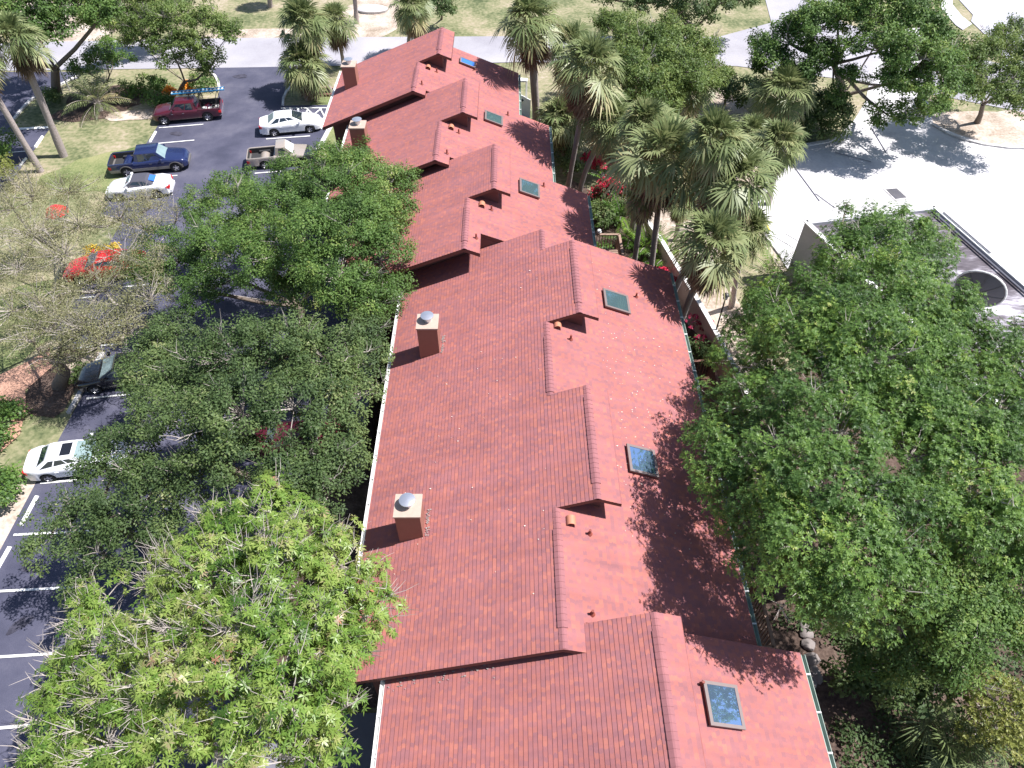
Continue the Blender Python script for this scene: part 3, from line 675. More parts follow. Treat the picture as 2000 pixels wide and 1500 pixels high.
# ---- palms
def fan(rg, base, d0, L0, fanR, droop, nseg, V, Fc, T, dead=False, wid=.05, tint=.5):
    """one costapalmate frond"""
    up = Vector((0, 0, 1)); d = Vector(d0).normalized(); side = d.cross(up)
    if side.length < .05: side = Vector((1, 0, 0))
    side.normalize(); pts = []; p = Vector(base)
    for k in range(4):
        pts.append(p.copy()); p = p+d*(L0/3); d = (d-up*droop*.22).normalized()
    hub = pts[-1]; nrm = side.cross(d).normalized(); roll = rg.normal()*.35
    s2 = side*math.cos(roll)+nrm*math.sin(roll); n2 = d.cross(s2)
    for a, b in zip(pts[:-1], pts[1:]):
        i = len(V); w = side*.018; V += [a-w, a+w, b+w, b-w]; Fc.append((i, i+1, i+2, i+3)); T.append(min(1, tint+.1))
    for k in range(nseg):
        a = (k/(nseg-1)-.5)*2*2.15; c = math.cos(a*.9); q = (d*math.cos(a)+s2*math.sin(a))
        L = fanR*(.72+.28*math.cos(a*.55))*(.9+.2*rg.random()); lift = n2*(-.10*abs(math.sin(a)))
        q = (q+lift*2+Vector((rg.normal(), rg.normal(), rg.normal()))*.05).normalized()
        m = hub+q*L*.55+up*(-.05*L*droop); tip = hub+q*L*.95-up*L*(.28*droop+.16*rg.random())
        w = (q.cross(n2)).normalized()*wid*.5
        i = len(V); V += [hub, m-w, tip, m+w]; Fc.append((i, i+1, i+2, i+3)); T.append(min(1, max(0, tint+rg.normal()*.1)))
def palm_meshes(seed, n=40, size=1.0, nseg=26, wid=.055, skirt=30, spread=1.0):
    rg = np.random.default_rng(seed); V = []; Fc = []; T = []; ga = 2.39996
    for k in range(n):
        f = (k+.5)/n; el = math.radians(88-f*112)+rg.normal()*.09; az = k*ga+rg.normal()*.2
        d = Vector((math.cos(az)*math.cos(el)*spread, math.sin(az)*math.cos(el)*spread, math.sin(el)))
        L0 = size*(.55+.65*f if f < .75 else 1.0)*(.7+.55*rg.random()); el += rg.normal()*.10; t0 = .5+rg.normal()*.12+(.22 if f > .82 else 0)+(-.1 if f < .3 else 0)
        fan(rg, Vector((0, 0, .15*(1-f))), d, L0, size*.86*(.8+.45*rg.random()), .35+.75*f, nseg, V, Fc, T, wid=wid, tint=min(.95, t0))
    live = (np.array([tuple(v) for v in V]), np.array(Fc), np.array(T))
    V = []; Fc = []; T = []
    for k in range(skirt):
        az = k*ga*1.3; el = math.radians(-42-42*rg.random())
        d = Vector((math.cos(az)*math.cos(el), math.sin(az)*math.cos(el), math.sin(el)))
        fan(rg, Vector((0, 0, -.15-.5*rg.random()*size)), d, size*(.5+.4*rg.random()), size*.75, .9, int(nseg*.6), V, Fc, T, wid=wid*.8, tint=.45+rg.normal()*.2)
    dead = (np.array([tuple(v) for v in V]), np.array(Fc), np.array(T)) if skirt else None
    return live, dead
PM = [palm_meshes(11, 46, 1.0, 22, .085), palm_meshes(12, 40, 1.06, 22, .085, 56, 1.1), palm_meshes(13, 50, .95, 22, .085, 26), palm_meshes(14, 42, 1.02, 22, .085, 80)]
PMO = {}
def palm(label, base, top, var=0, scale=1.0, r=.17, z=None, bend=0.0, bpx=None, group='cabbage palms', skirt=True):
    """base pixel on the ground; top pixel of the crown's heart; height z solved as upright if not given"""
    b = P(*base)
    if z is None: z = zfor(b, top[1])
    h = P(top[0], top[1], z); rel = h-b
    t = thing('cabbage_palm', label, 'palm tree', tuple(b), 0, group)
    mb = MB(); pts = []; rr = []
    for k in range(8):
        f = k/7; x = rel*f; x = x+Vector((0, 0, 0))+Vector((bend*math.sin(f*math.pi), 0, 0))
        pts.append(x); rr.append(r*(1.25-.35*f if f < .15 else (1.08-.12*f))*(1+.05*math.sin(k*2.1)))
    mb.tube([tuple(p) for p in pts], rr, 9); mb.build('trunk', 'palmbark', t, 70)
    key = (var, skirt)
    if var not in PMO:
        PMO[var] = (mesh_obj('crown', *PM[var][0][:2], 'palm', None, tint=PM[var][0][2]), mesh_obj('dead_fronds', *PM[var][1][:2], 'deadpalm', None, tint=PM[var][1][2]))
        a, d = PMO[var]
    else:
        a, d = [q.copy() for q in PMO[var]]; COL.objects.link(a); COL.objects.link(d)
    rz = random.random()*6.28; tilt = rel.normalized().to_track_quat('Z', 'Y').to_euler()
    for q in (a, d):
        q.parent = t; q.location = rel; q.scale = (scale*1.1,)*3; q.rotation_euler = (tilt.x*.6, tilt.y*.6, rz)
    return t
def feather(name, label, cat, base, n, L, m, seed, h=.6, group=None, leafl=.34, wid=.035, arch=.9, trunk=.12, el0=80, el1=15, kl=22):
    rg = np.random.default_rng(seed); b = P(*base); t = thing(name, label, cat, tuple(b), 0, group)
    V = []; Fc = []; T = []; up = Vector((0, 0, 1)); rc = MB()
    for k in range(n):
        az = k*2.39996+rg.normal()*.15; el = math.radians(el0+(el1-el0)*(k+.5)/n); d = Vector((math.cos(az)*math.cos(el), math.sin(az)*math.cos(el), math.sin(el)))
        side = d.cross(up).normalized(); p = Vector((rg.normal()*.06, rg.normal()*.06, h)); l = L*(.8+.35*rg.random()); pts = []
        tt = float(np.clip(.5+rg.normal()*.2, 0, 1))
        for j in range(kl+1):
            pts.append(p.copy()); d = (d-up*arch/kl*(1.2 if j > kl*.4 else .7)).normalized(); p = p+d*l/kl
            if j > 3:
                ll = leafl*math.sin(min(1, (j/kl))*math.pi*.86+.25)+.06
                for s_ in (-1, 1):
                    q = (side*s_*.85+d*.65-up*.28+Vector((rg.normal(), rg.normal(), rg.normal()))*.06).normalized(); w = d*wid*.5
                    a = pts[-1]; i = len(V); V += [a, a+q*ll*.5+w, a+q*ll-up*.10*ll, a+q*ll*.5-w]; Fc.append((i, i+1, i+2, i+3)); T.append(float(np.clip(tt+rg.normal()*.08, 0, 1)))
        rc.tube([tuple(q) for q in pts[::3]], [.022]+[.014]*(len(pts[::3])-1), 3, False)
    mesh_obj('fronds', np.array([tuple(v) for v in V]), np.array(Fc), m, t, tint=np.array(T))
    if trunk: rc.tube([(0, 0, -.05), (0, 0, h)], [trunk*1.2, trunk], 8)
    rc.build('stems', 'twig', t)
    return t

# ================= trees of the left side
OG = 'oaks over the parking lot'
tree('oak_tree', 'tall dark green oak covering the parking lot, right beside the long red roof', 'tree', (590, 640),
     [(480, 420, 6.5, 62), (560, 400, 8, 70), (640, 360, 8.5, 62), (700, 335, 8.5, 50), (745, 375, 8, 58), (770, 425, 8, 42), (690, 440, 9, 75), (600, 470, 9, 75), (510, 500, 8, 75),
      (430, 480, 6.5, 60), (390, 410, 5, 38), (440, 365, 6, 26), (740, 500, 8, 62), (660, 540, 8.5, 70), (720, 590, 7.5, 50), (585, 560, 7, 55), (640, 300, 7.5, 30), (700, 300, 7.5, 30), (480, 350, 5.5, 20), (350, 500, 5, 42), (745, 560, 7, 38), (400, 560, 5.5, 50), (560, 330, 7, 32), (300, 545, 4.5, 34), (275, 515, 4, 26), (310, 470, 4.5, 30)],
     'oak', OG, .34, .28, .03, seed=3, pack=1.25)
tree('oak_tree', 'broad dark oak in the middle left, shading the bays above the white car', 'tree', (470, 860),
     [(470, 690, 8, 70), (560, 680, 8.5, 75), (640, 700, 8.5, 72), (700, 700, 8, 55), (400, 720, 7, 62), (330, 760, 6.5, 58), (380, 830, 7.5, 70), (470, 800, 9, 85), (570, 790, 9, 80), (650, 800, 8.5, 70), (700, 770, 8, 45), (720, 660, 7.5, 40),
      (290, 830, 6.5, 52), (300, 690, 5.5, 45), (440, 900, 8, 75), (560, 940, 8, 75), (640, 960, 8, 60), (660, 900, 8, 55), (280, 740, 5.5, 38), (350, 640, 5, 42)],
     'doak', OG, .36, .35, .05, seed=4, pack=1.25)
tree('oak_tree', 'low dark oak with small leaves reaching over the bays below the white car', 'tree', (300, 1080),
     [(250, 880, 5.5, 55), (210, 930, 5, 55), (300, 940, 6.5, 65), (370, 930, 7, 60), (180, 1000, 5, 52), (110, 1010, 4.5, 38), (250, 1010, 6, 60), (320, 1030, 6, 45), (130, 1075, 4.5, 42), (200, 1080, 5, 48), (70, 1060, 4.5, 24), (150, 1140, 4.5, 26), (200, 880, 5, 34), (260, 1090, 5, 40)],
     'doak', OG, .24, .35, .04, seed=5, pack=.8)
tree('mango_tree', 'yellow-green tree with long leaves and bare grey twigs, lower left corner', 'tree', (420, 1560),
     [(500, 1010, 9, 62), (430, 1060, 9, 58), (560, 1000, 8.5, 45), (590, 1080, 9, 68), (660, 1100, 9, 58), (710, 1130, 8.5, 45), (730, 1180, 8.5, 42), (700, 1220, 8.5, 50), (620, 1180, 9.5, 70), (510, 1120, 9.8, 75),
      (400, 1140, 9, 72), (330, 1120, 8, 50), (290, 1190, 8, 58), (370, 1230, 9, 75), (470, 1220, 10, 82), (570, 1270, 10, 82), (660, 1300, 9, 62), (200, 1170, 6.5, 42), (170, 1220, 6.5, 45), (220, 1270, 7.5, 62), (130, 1310, 6.5, 50), (150, 1370, 7, 58),
      (240, 1360, 8, 72), (340, 1330, 9, 80), (450, 1340, 10, 88), (560, 1370, 10, 85), (640, 1380, 9, 58), (120, 1430, 7, 58), (210, 1450, 8, 75), (320, 1440, 9, 85), (430, 1460, 9.5, 85), (540, 1470, 9.5, 80), (620, 1460, 8.5, 52), (670, 1370, 8.5, 30), (100, 1500, 7, 60), (430, 1000, 8, 32), (580, 960, 8, 26)],
     'mango', None, .40, .5, .17, seed=6, pack=1.45, fork=.35, bark='twig')
SG = 'thin-leaved grey trees on the left lawn'
tree('thin_leaved_tree', 'sparse olive-grey tree on the lawn below the leaning palms', 'tree', (110, 560),
     [(60, 380, 5, 55), (130, 370, 5, 45), (60, 450, 5.5, 65), (150, 430, 5.5, 55), (230, 420, 5, 52), (280, 440, 5, 50), (120, 490, 5.5, 60), (30, 520, 5, 50), (290, 400, 4.5, 38), (20, 400, 5, 45), (340, 430, 4.5, 36)],
     'sparse', SG, .2, .45, .06, seed=7, pack=1.6, bark='twig')
tree('thin_leaved_tree', 'sparse grey-green tree beside the red car', 'tree', (155, 640),
     [(70, 580, 4.5, 55), (140, 560, 5, 45), (20, 600, 4.5, 50), (200, 560, 5, 48), (100, 630, 5, 60), (170, 640, 5.5, 60), (250, 600, 5, 48), (240, 490, 5, 45), (300, 520, 5, 50), (290, 580, 5, 45)],
     'sparse', SG, .22, .45, .06, seed=8, pack=1.7, bark='twig')
tree('thin_leaved_tree', 'sparse tree with a thick flared trunk standing on the pink garden path', 'tree', (118, 752),
     [(120, 650, 5, 50), (190, 660, 5, 52), (60, 660, 5, 42), (150, 690, 4.5, 38), (240, 650, 4.8, 42), (100, 700, 4, 26)],
     'sparse', SG, .34, .5, .06, seed=9, pack=1.7, bark='bark')
# upper left
tree('shade_tree', 'thick trunked tree behind the palm in the upper left corner', 'tree', (112, 188),
     [(80, 30, 8, 50), (150, 10, 8, 50), (20, 10, 9, 48), (110, 60, 7, 38), (60, 70, 7, 30), (190, 30, 7, 38), (130, -30, 9, 60), (40, -50, 9, 60)], 'far', None, .36, .4, .1, seed=10, pack=1.3)
tree('small_tree', 'small glossy round-crowned tree between the two lots', 'tree', (215, 190), [(205, 118, 3.2, 36), (160, 130, 2.8, 24), (235, 110, 3, 20), (150, 135, 2.6, 18), (215, 90, 3, 16)], 'farb', None, .13, .3, seed=11)
tree('feathery_tree', 'light green spreading tree at the lot entrance beside the maroon pickup', 'tree', (352, 178),
     [(300, 50, 6, 38), (345, 35, 6.5, 38), (400, 45, 6.5, 36), (445, 62, 6, 26), (330, 85, 5, 36), (390, 88, 5, 34), (420, 110, 4, 22), (350, 120, 4, 28), (270, 75, 5, 26), (400, 135, 3, 20)], 'farl', None, .17, .5, .12, seed=12, pack=1.1)
tree('feathery_tree', 'loose green tree behind the road at the upper left', 'tree', (260, 62), [(240, 10, 4, 40), (200, 40, 4, 30), (280, 20, 4, 32), (240, 50, 3, 28), (300, -10, 5, 40)], 'farl', None, .16, .4, .1, seed=13, pack=1.2)
tree('bush', 'dark green bush at the top edge above the far ridge of the roof', 'bush', (862, 38), [(862, 12, 2.5, 28), (850, -8, 3, 22), (880, -5, 3, 22)], 'fard', None, .1, .2, seed=14)
tree('bush', 'green thicket at the top edge right of the upper left tree', 'bush', (330, 8), [(320, -12, 2, 34), (370, -6, 2, 24), (280, -14, 2, 26)], 'fard', None, .1, .2, seed=15)
for k, (q, s, lb) in enumerate([((5, 300), 30, 'green bush at the left edge beside the short wheel stop'), ((8, 340), 24, 'yellow-green bush at the left edge, lower of two')]):
    tree('bush', lb, 'bush', q, [(q[0]-4, q[1]-14, 1.6, s), (q[0]+8, q[1]-4, 1.2, s*.7), (q[0]-20, q[1], 1.2, s)], 'farb' if k == 0 else 'yel', None, .06, .2, seed=16+k)
tree('hedge', 'clipped green hedge at the left edge above the white car', 'hedge', (-10, 850), [(5, 830, .7, 26), (-20, 800, .7, 28), (20, 800, .6, 16), (-10, 860, .6, 22)], 'farb', None, .05, 0, seed=18)
tree('bush', 'round shrub with yellow leaves at the left edge below the white car', 'bush', (5, 970), [(8, 948, .9, 26), (-15, 930, .9, 26), (22, 930, .6, 13), (-5, 975, .8, 20)], 'farb', None, .05, .2, seed=19)
tree('bush', 'dark shrub at the foot of the flared trunk', 'bush', (150, 735), [(148, 724, .5, 13), (160, 735, .4, 9)], 'dotd', None, .03, 0, seed=20)
tree('bush', 'low shrub with orange leaves left of the maroon pickup', 'bush', (333, 184), [(334, 178, .5, 10), (342, 181, .4, 6)], 'orf', 'orange-leaved shrubs by the maroon pickup', .03, 0, seed=21)
tree('bush', 'small upright orange-red plant behind the ladder of the maroon pickup', 'bush', (366, 174), [(366, 166, .6, 6), (368, 173, .3, 5)], 'orf', 'orange-leaved shrubs by the maroon pickup', .03, 0, seed=22)
for k, (u, v, s, lb) in enumerate([(300, 198, 14, 'green shrub in front of the maroon pickup'), (325, 196, 10, 'smaller green shrub touching the hood of the maroon pickup'), (250, 180, 14, 'low shrub right of the cycad'), (95, 190, 15, 'dark shrub at the foot of the thick trunk by the kerb'), (295, 168, 24, 'shrub under the light green tree at the lot entrance'), (395, 165, 20, 'shrub on the lawn tip by the curved kerb')]):
    tree('bush', lb, 'bush', (u, v+4), [(u, v-4, .7, s), (u+s*.6, v, .5, s*.6)], 'far' if k != 3 else 'fard', 'shrubs on the planted island', .04, .1, seed=30+k)
feather('cycad', 'large dark feathery palm shrub on the mulch between the two lots', 'palm shrub', (196, 216), 30, 3.0, 'palm', 40, .7, None, .55, .07, 1.0, .25, 75, 5, 20)
for k, (q, s, lb) in enumerate([((180, 560), 16, 'yellow croton left of the red car roof'), ((215, 498), 14, 'yellow croton behind the red car')]):
    tree('bush', lb, 'bush', q, [(q[0], q[1]-66 if k == 0 else q[1]-10, .8, s*.8), (q[0]+8, q[1]-70 if k == 0 else q[1]-12, .7, s*.5)], 'cro', 'yellow crotons round the red car', .03, 0, seed=50+k)

# ================= palms
palm('leaning palm nearest the upper left corner, thick brown skirt and tall bare trunk', (125, 305), (30, 75), 3, 1.15, .24)
palm('leaning palm whose bare trunk leaves the photo at the left edge', (80, 335), (-45, 125), 0, 1.0, .2)
palm('palm with the fullest crown in the group at the lot entrance', (646, 180), (592, 45), 0, 1.3, .17)
palm('slender palm right of the group at the lot entrance', (673, 134), (655, 42), 1, 1.05, .15)
palm('short stout palm with green skirt on the grass tip at the lot entrance', (602, 194), (592, 130), 2, 1.3, .22)
palm('palm beyond the road whose bare trunk leaves the photo at the top edge', (697, 46), (688, -52), 0, .9, .2)
palm('palm beyond the road, second bare trunk at the top edge', (528, 14), (520, -70), 0, .9, .2)
palm('palm with a straw-coloured skirt standing behind the far roof ridge', (795, 112), (805, 14), 3, 1.15, .17)
palm('tallest palm beside the far right eave, thick pale trunk', (1050, 268), (1036, 45), 1, 1.32, .28, z=9.7)
palm('palm with a thick trunk close behind the tallest one', (1100, 250), (1112, 92), 3, 1.15, .2)
palm('palm with a leaning curved trunk beside the roof, in front of the light green tree', (1104, 395), (1152, 135), 1, 1.26, .16, z=10.6)
palm('low palm in the shade between the eave and the curved trunk', (1105, 310), (1098, 235), 2, 1.2, .2)
palm('palm with a dark skirt behind the bougainvillea', (1128, 400), (1195, 240), 3, 1.1, .16, z=7.6, bend=-.4)
palm('palm crown squeezed behind the front pair of palms', (1232, 470), (1262, 245), 2, .95, .15, z=10.5)
palm('palm with a shaggy brown skirt in front of the light green tree', (1335, 275), (1345, 175), 3, 1.25, .22)
palm('round-crowned palm with yellow lower fronds by the concrete lot', (1520, 270), (1530, 180), 3, 1.42, .24)
palm('front palm beside the middle eave with straw flower stalks', (1266, 580), (1297, 308), 1, 1.38, .16, z=10)
palm('palm with a straight dark trunk, its crown hidden under the front palm', (1233, 560), (1256, 385), 3, .66, .15, z=7.6)
palm('big palm with a long shaggy skirt right of the front palm', (1300, 600), (1432, 345), 3, 1.27, .16, z=10.3)
palm('palm crown behind the shaggy skirted palm', (1340, 560), (1395, 275), 0, .98, .15, z=12)
palm('palm crown at the edge of the concrete lot', (1500, 400), (1520, 285), 2, 1.15, .18)
palm('lowest palm of the right-hand group, its trunk crossing the beige wall', (1306, 690), (1388, 478), 1, 1.1, .15, z=8.8)
palm('palm with yellowing fronds close behind the lowest palm', (1428, 600), (1455, 455), 0, .95, .15, z=7)
palm('palm heart low behind the front palm trunks', (1320, 470), (1330, 400), 3, .6, .15)
palm('palm crown between the bougainvillea palm and the light green tree', (1225, 330), (1232, 205), 2, 1.0, .16)
palm('low palm crown filling the gap below the shaggy brown skirt', (1360, 380), (1350, 290), 0, 1.0, .16)
palm('palm crown behind the palm at the edge of the concrete lot', (1470, 330), (1468, 262), 1, .95, .16)
feather('areca_palm', 'areca palm left of the first dark palm trunk', 'palm', (1212, 440), 16, 2.3, 'areca', 61, .5, 'areca palms in the garden strip', .45, .06)
feather('areca_palm', 'areca palm between the wooden deck and the bougainvillea', 'palm', (1180, 425), 12, 1.8, 'areca', 62, .4, 'areca palms in the garden strip', .45, .06)
feather('areca_palm', 'areca palm between the two dark palm trunks', 'palm', (1262, 500), 16, 2.2, 'areca', 63, .5, 'areca palms in the garden strip', .45, .06)
feather('areca_palm', 'yellow-green areca palm behind the second dark trunk by the wall', 'palm', (1300, 520), 14, 2.0, 'areca', 64, .5, 'areca palms in the garden strip', .45, .06)
feather('areca_palm', 'areca palm right of the wooden deck', 'palm', (1228, 478), 12, 1.6, 'areca', 65, .4, 'areca palms in the garden strip', .45, .06)
feather('areca_palm', 'areca palm beside the flat-roofed building, poking out of the big crown', 'palm', (1505, 560), 14, 2.2, 'areca', 66, .6, 'areca palms in the garden strip', .45, .06)
feather('banana_plant', 'bright green broad-leaved plant above the red bougainvillea', 'plant', (1180, 360), 7, 1.5, 'areca', 67, .4, None, .3, .16, .8, .06, 80, 30, 10)
tree('bougainvillea', 'red flowering bougainvillea under the palms by the roof edge', 'bush', (1200, 395), [(1190, 368, 1.6, 26), (1220, 374, 1.6, 20), (1172, 378, 1.2, 16)], 'redf', 'red flowering shrubs', .06, .3, seed=70)
tree('bougainvillea', 'small patch of red flowers behind the curved palm trunk', 'bush', (1166, 340), [(1170, 322, 1.2, 12), (1150, 306, 1.2, 10)], 'redf', 'red flowering shrubs', .04, .3, seed=71)
tree('bougainvillea', 'few red flowers at the roof corner below the dark trunks', 'bush', (1300, 548), [(1297, 530, 1.2, 9), (1312, 552, 1.0, 7)], 'redf', 'red flowering shrubs', .04, .2, seed=72)
def ti(label, q, n, L, seed): 
    o = feather('ti_plant', label, 'plant', q, n, L, 'pinkti', seed, .8, 'pink-leaved plants along the wall', .25, .09, .7, .03, 85, 20, 7); return o
ti('pink-leaved plant against the wall beside the gutter', (1345, 650), 9, .6, 73)
ti('dark pink-leaved plant right of the pink one, under the lamp post', (1372, 655), 9, .6, 74)
ti('dark red-leaved plant lowest along the beige wall', (1362, 690), 9, .5, 75)
tree('bush', 'shaded dark shrub between wall and gutter', 'bush', (1375, 700), [(1370, 690, .7, 20), (1350, 680, .6, 16)], 'dotd', 'shaded shrubs in the garden strip', .03, 0, seed=76)
tree('bush', 'dark undergrowth below the bougainvillea', 'bush', (1190, 430), [(1185, 415, .9, 26), (1165, 400, .8, 20), (1215, 410, .9, 20)], 'dotd', 'shaded shrubs in the garden strip', .04, 0, seed=77)
tree('bush', 'dark undergrowth along the eave below the low palm', 'bush', (1110, 330), [(1100, 300, .9, 24), (1090, 270, .9, 22), (1120, 330, .9, 18)], 'dotd', 'shaded shrubs in the garden strip', .04, 0, seed=78)
tree('bush', 'light green potted-looking shrub inside the wooden deck railing', 'bush', (1178, 498), [(1178, 486, 1.6, 12), (1165, 488, 1.5, 7)], 'farb', None, .03, 0, seed=79)

# ================= top right
tree('light_green_tree', 'rounded light green tree between the palms and the road', 'tree', (1270, 270),
     [(1210, 60, 6, 36), (1260, 90, 7, 52), (1310, 80, 6.5, 46), (1240, 150, 7, 60), (1310, 140, 6.5, 55), (1190, 110, 6, 36), (1370, 110, 5.5, 40), (1280, 200, 5, 50), (1350, 165, 5, 40), (1230, 210, 4.5, 40), (1390, 150, 4.5, 28), (1190, 45, 6, 24)], 'farl', None, .22, .4, .05, seed=80, pack=1.7)
tree('dark_tree', 'dark dense tree at the top edge behind the light green tree', 'tree', (1345, 55), [(1240, -5, 4, 42), (1300, -10, 4.5, 42), (1350, 0, 5, 45), (1410, -5, 4.5, 45), (1460, -12, 4.5, 38), (1380, 30, 3, 26), (1330, 28, 3, 24), (1180, -12, 4, 32)], 'fard', None, .3, .2, seed=81)
tree('bush', 'dark green shrub between the light green tree and the big oak', 'bush', (1415, 205), [(1410, 150, 2.5, 26), (1400, 185, 1.5, 30), (1440, 190, 1.2, 18), (1425, 165, 2, 20)], 'fard', None, .1, .2, seed=82)
tree('spreading_oak', 'huge spreading oak over the concrete drive at the upper right', 'tree', (1640, 190),
     [(1510, 110, 5.5, 36), (1545, 75, 6.5, 44), (1590, 50, 7.5, 50), (1600, 100, 6, 38), (1640, 30, 8, 52), (1700, 30, 8.5, 58), (1760, 40, 8.5, 56), (1810, 60, 8, 46), (1840, 90, 7, 34), (1720, 90, 7.5, 52), (1780, 110, 7.5, 52), (1830, 130, 7, 38), (1800, 165, 6, 42), (1740, 160, 6, 36), (1850, 165, 5.5, 32),
      (1660, 150, 5.5, 26), (1630, 120, 5.5, 22), (1570, 140, 5, 30), (1820, 205, 4.5, 28), (1770, 225, 4, 28), (1720, 210, 4, 18), (1715, 240, 3.2, 16), (1640, 185, 4, 24), (1680, -20, 9, 60), (1770, -15, 9, 60), (1490, 90, 5, 22), (1480, 130, 4.5, 18)], 'far', None, .45, .5, .06, seed=83, pack=1.5, low=-.1)
tree('spreading_oak', 'thin leaning tree on the dry grass at the right edge', 'tree', (1908, 240),
     [(1880, 130, 5, 32), (1920, 110, 5.5, 36), (1960, 90, 5.5, 34), (1990, 60, 6, 26), (1930, 160, 5, 36), (1980, 150, 5, 38), (2020, 110, 6, 45), (1890, 175, 4.5, 28), (1950, 190, 4.5, 32), (2010, 200, 4.5, 38), (1860, 150, 4.5, 22), (1940, 70, 5.5, 22)], 'farl', None, .2, .7, .12, seed=84, pack=1.3)
tree('bush', 'dense dark bush at the kerb of the concrete lot', 'bush', (1610, 268), [(1600, 205, 2, 30), (1625, 220, 2, 34), (1590, 240, 1.3, 30), (1630, 250, 1.2, 26), (1565, 255, 1, 24), (1645, 215, 1.8, 22)], 'fard', None, .12, .2, seed=85)
tree('bush', 'dark thicket behind the round-crowned palm', 'bush', (1480, 200), [(1478, 180, 2, 22), (1465, 160, 2, 16)], 'fard', None, .1, .2, seed=86)

# ================= the big crowns at the right
BG = 'large bright green trees along the garden wall'
tree('shade_tree', 'big bright green tree in front of the flat-roofed building', 'tree', (1640, 860),
     [(1500, 585, 6, 38), (1540, 620, 8, 62), (1480, 640, 7, 45), (1450, 700, 7, 50), (1606, 578, 8.5, 50), (1660, 520, 9, 62), (1628, 518, 8, 32), (1720, 490, 9, 55), (1700, 450, 8.5, 38), (1780, 470, 9, 48), (1830, 490, 8.5, 34), (1660, 470, 8.5, 32), (1800, 530, 9, 48), (1740, 560, 10, 72),
      (1660, 610, 10.5, 80), (1580, 680, 10, 78), (1500, 720, 8.5, 60), (1780, 630, 10, 70), (1700, 690, 11, 88), (1620, 750, 10.5, 80), (1840, 600, 9, 40), (1650, 415, 7, 10), (1755, 425, 8, 24), (1840, 650, 9.5, 48), (1876, 588, 9.5, 32), (1872, 625, 8.5, 36)],
     'bright', BG, .38, .30, .04, seed=90, pack=2.0)
tree('shade_tree', 'big bright green tree whose crown overhangs the right eave of the long roof', 'tree', (1640, 1130),
     [(1430, 800, 8.5, 50), (1490, 790, 9.5, 62), (1400, 850, 8.5, 45), (1560, 830, 10.5, 75), (1460, 880, 10, 72), (1400, 920, 9.5, 50), (1540, 920, 11, 82), (1640, 850, 11, 80), (1620, 960, 11.5, 90), (1500, 1000, 10.5, 72), (1430, 980, 9.5, 42), (1560, 1060, 11, 82), (1490, 1080, 9.5, 50),
      (1650, 1070, 11, 85), (1560, 1140, 10, 62), (1640, 1160, 10, 66), (1700, 1000, 11, 80), (1720, 1120, 10.5, 75), (1600, 1200, 9, 38), (1400, 880, 8.5, 48), (1690, 1190, 9, 48), (1760, 1060, 10.5, 60)],
     'bright', BG, .40, .28, .04, seed=91, pack=1.6)
tree('shade_tree', 'big bright green tree at the right edge below the satellite dish', 'tree', (1850, 1000),
     [(1800, 720, 9.5, 70), (1880, 740, 9.5, 68), (1950, 690, 9, 60), (2000, 740, 9.5, 80), (1760, 790, 10.5, 75), (1850, 830, 10.5, 85), (1950, 830, 10, 80), (1780, 890, 10.5, 80), (1880, 930, 10.5, 85), (1970, 930, 10, 80), (1990, 660, 8.5, 36), (1900, 680, 8.5, 30), (1820, 990, 10, 75), (1910, 1030, 10, 78), (1990, 1020, 9.5, 75), (2050, 880, 9, 70)],
     'bright', BG, .38, .30, .04, seed=92, pack=2.0)
tree('shade_tree', 'darker green tree in the lower right, under the overhanging crowns', 'tree', (1860, 1330),
     [(1800, 1150, 8.5, 75), (1890, 1130, 8.5, 70), (1970, 1120, 8, 70), (1760, 1210, 7.5, 55), (1840, 1220, 8, 65), (1920, 1210, 8, 65), (1990, 1220, 7.5, 60), (1720, 1260, 6, 45), (1790, 1280, 6, 50), (1870, 1290, 6.5, 50), (1690, 1300, 5, 35)],
     'oak', BG, .3, .4, .05, seed=93, pack=1.6)
tree('bush', 'yellow-green sunlit shrub at the lower right edge', 'bush', (1950, 1440), [(1920, 1350, 3.5, 42), (1960, 1370, 3.5, 40), (1900, 1385, 3, 26), (1940, 1410, 3, 42), (1990, 1400, 3, 48), (1980, 1440, 2.5, 36), (1910, 1430, 2.5, 26)], 'yel', None, .1, .3, seed=94)
tree('bush', 'dark shaded shrub on the ground below the overhanging crowns', 'bush', (1655, 1345), [(1655, 1330, .8, 34), (1690, 1340, .7, 22)], 'dotd', 'shaded shrubs in the lower right', .04, 0, seed=95)
tree('bush', 'dark shrub mass right of the grey boulders', 'bush', (1760, 1370), [(1740, 1330, 2, 45), (1790, 1350, 2, 40), (1840, 1340, 2.5, 45)], 'dotd', 'shaded shrubs in the lower right', .06, .2, seed=96)
tree('bush', 'bright shrub below the wooden deck railing at the far gutter', 'bush', (1390, 790), [(1385, 775, 1.0, 18), (1400, 790, .9, 18)], 'farb', None, .04, 0, seed=97)
o = thing('saw_palmetto', 'dark fan-leaved palmetto in the lower right shade', 'palm shrub', tuple(P(1830, 1470)))
lv, dd = palm_meshes(99, 22, 1.25, 28, .05, 10)
mesh_obj('fronds', lv[0]+np.array([0, 0, .9]), lv[1], 'palm', o, tint=lv[2]*.6); mesh_obj('dead_fronds', dd[0]+np.array([0, 0, .9]), dd[1], 'deadpalm', o, tint=dd[2])

print('LEAVES', NL[0])

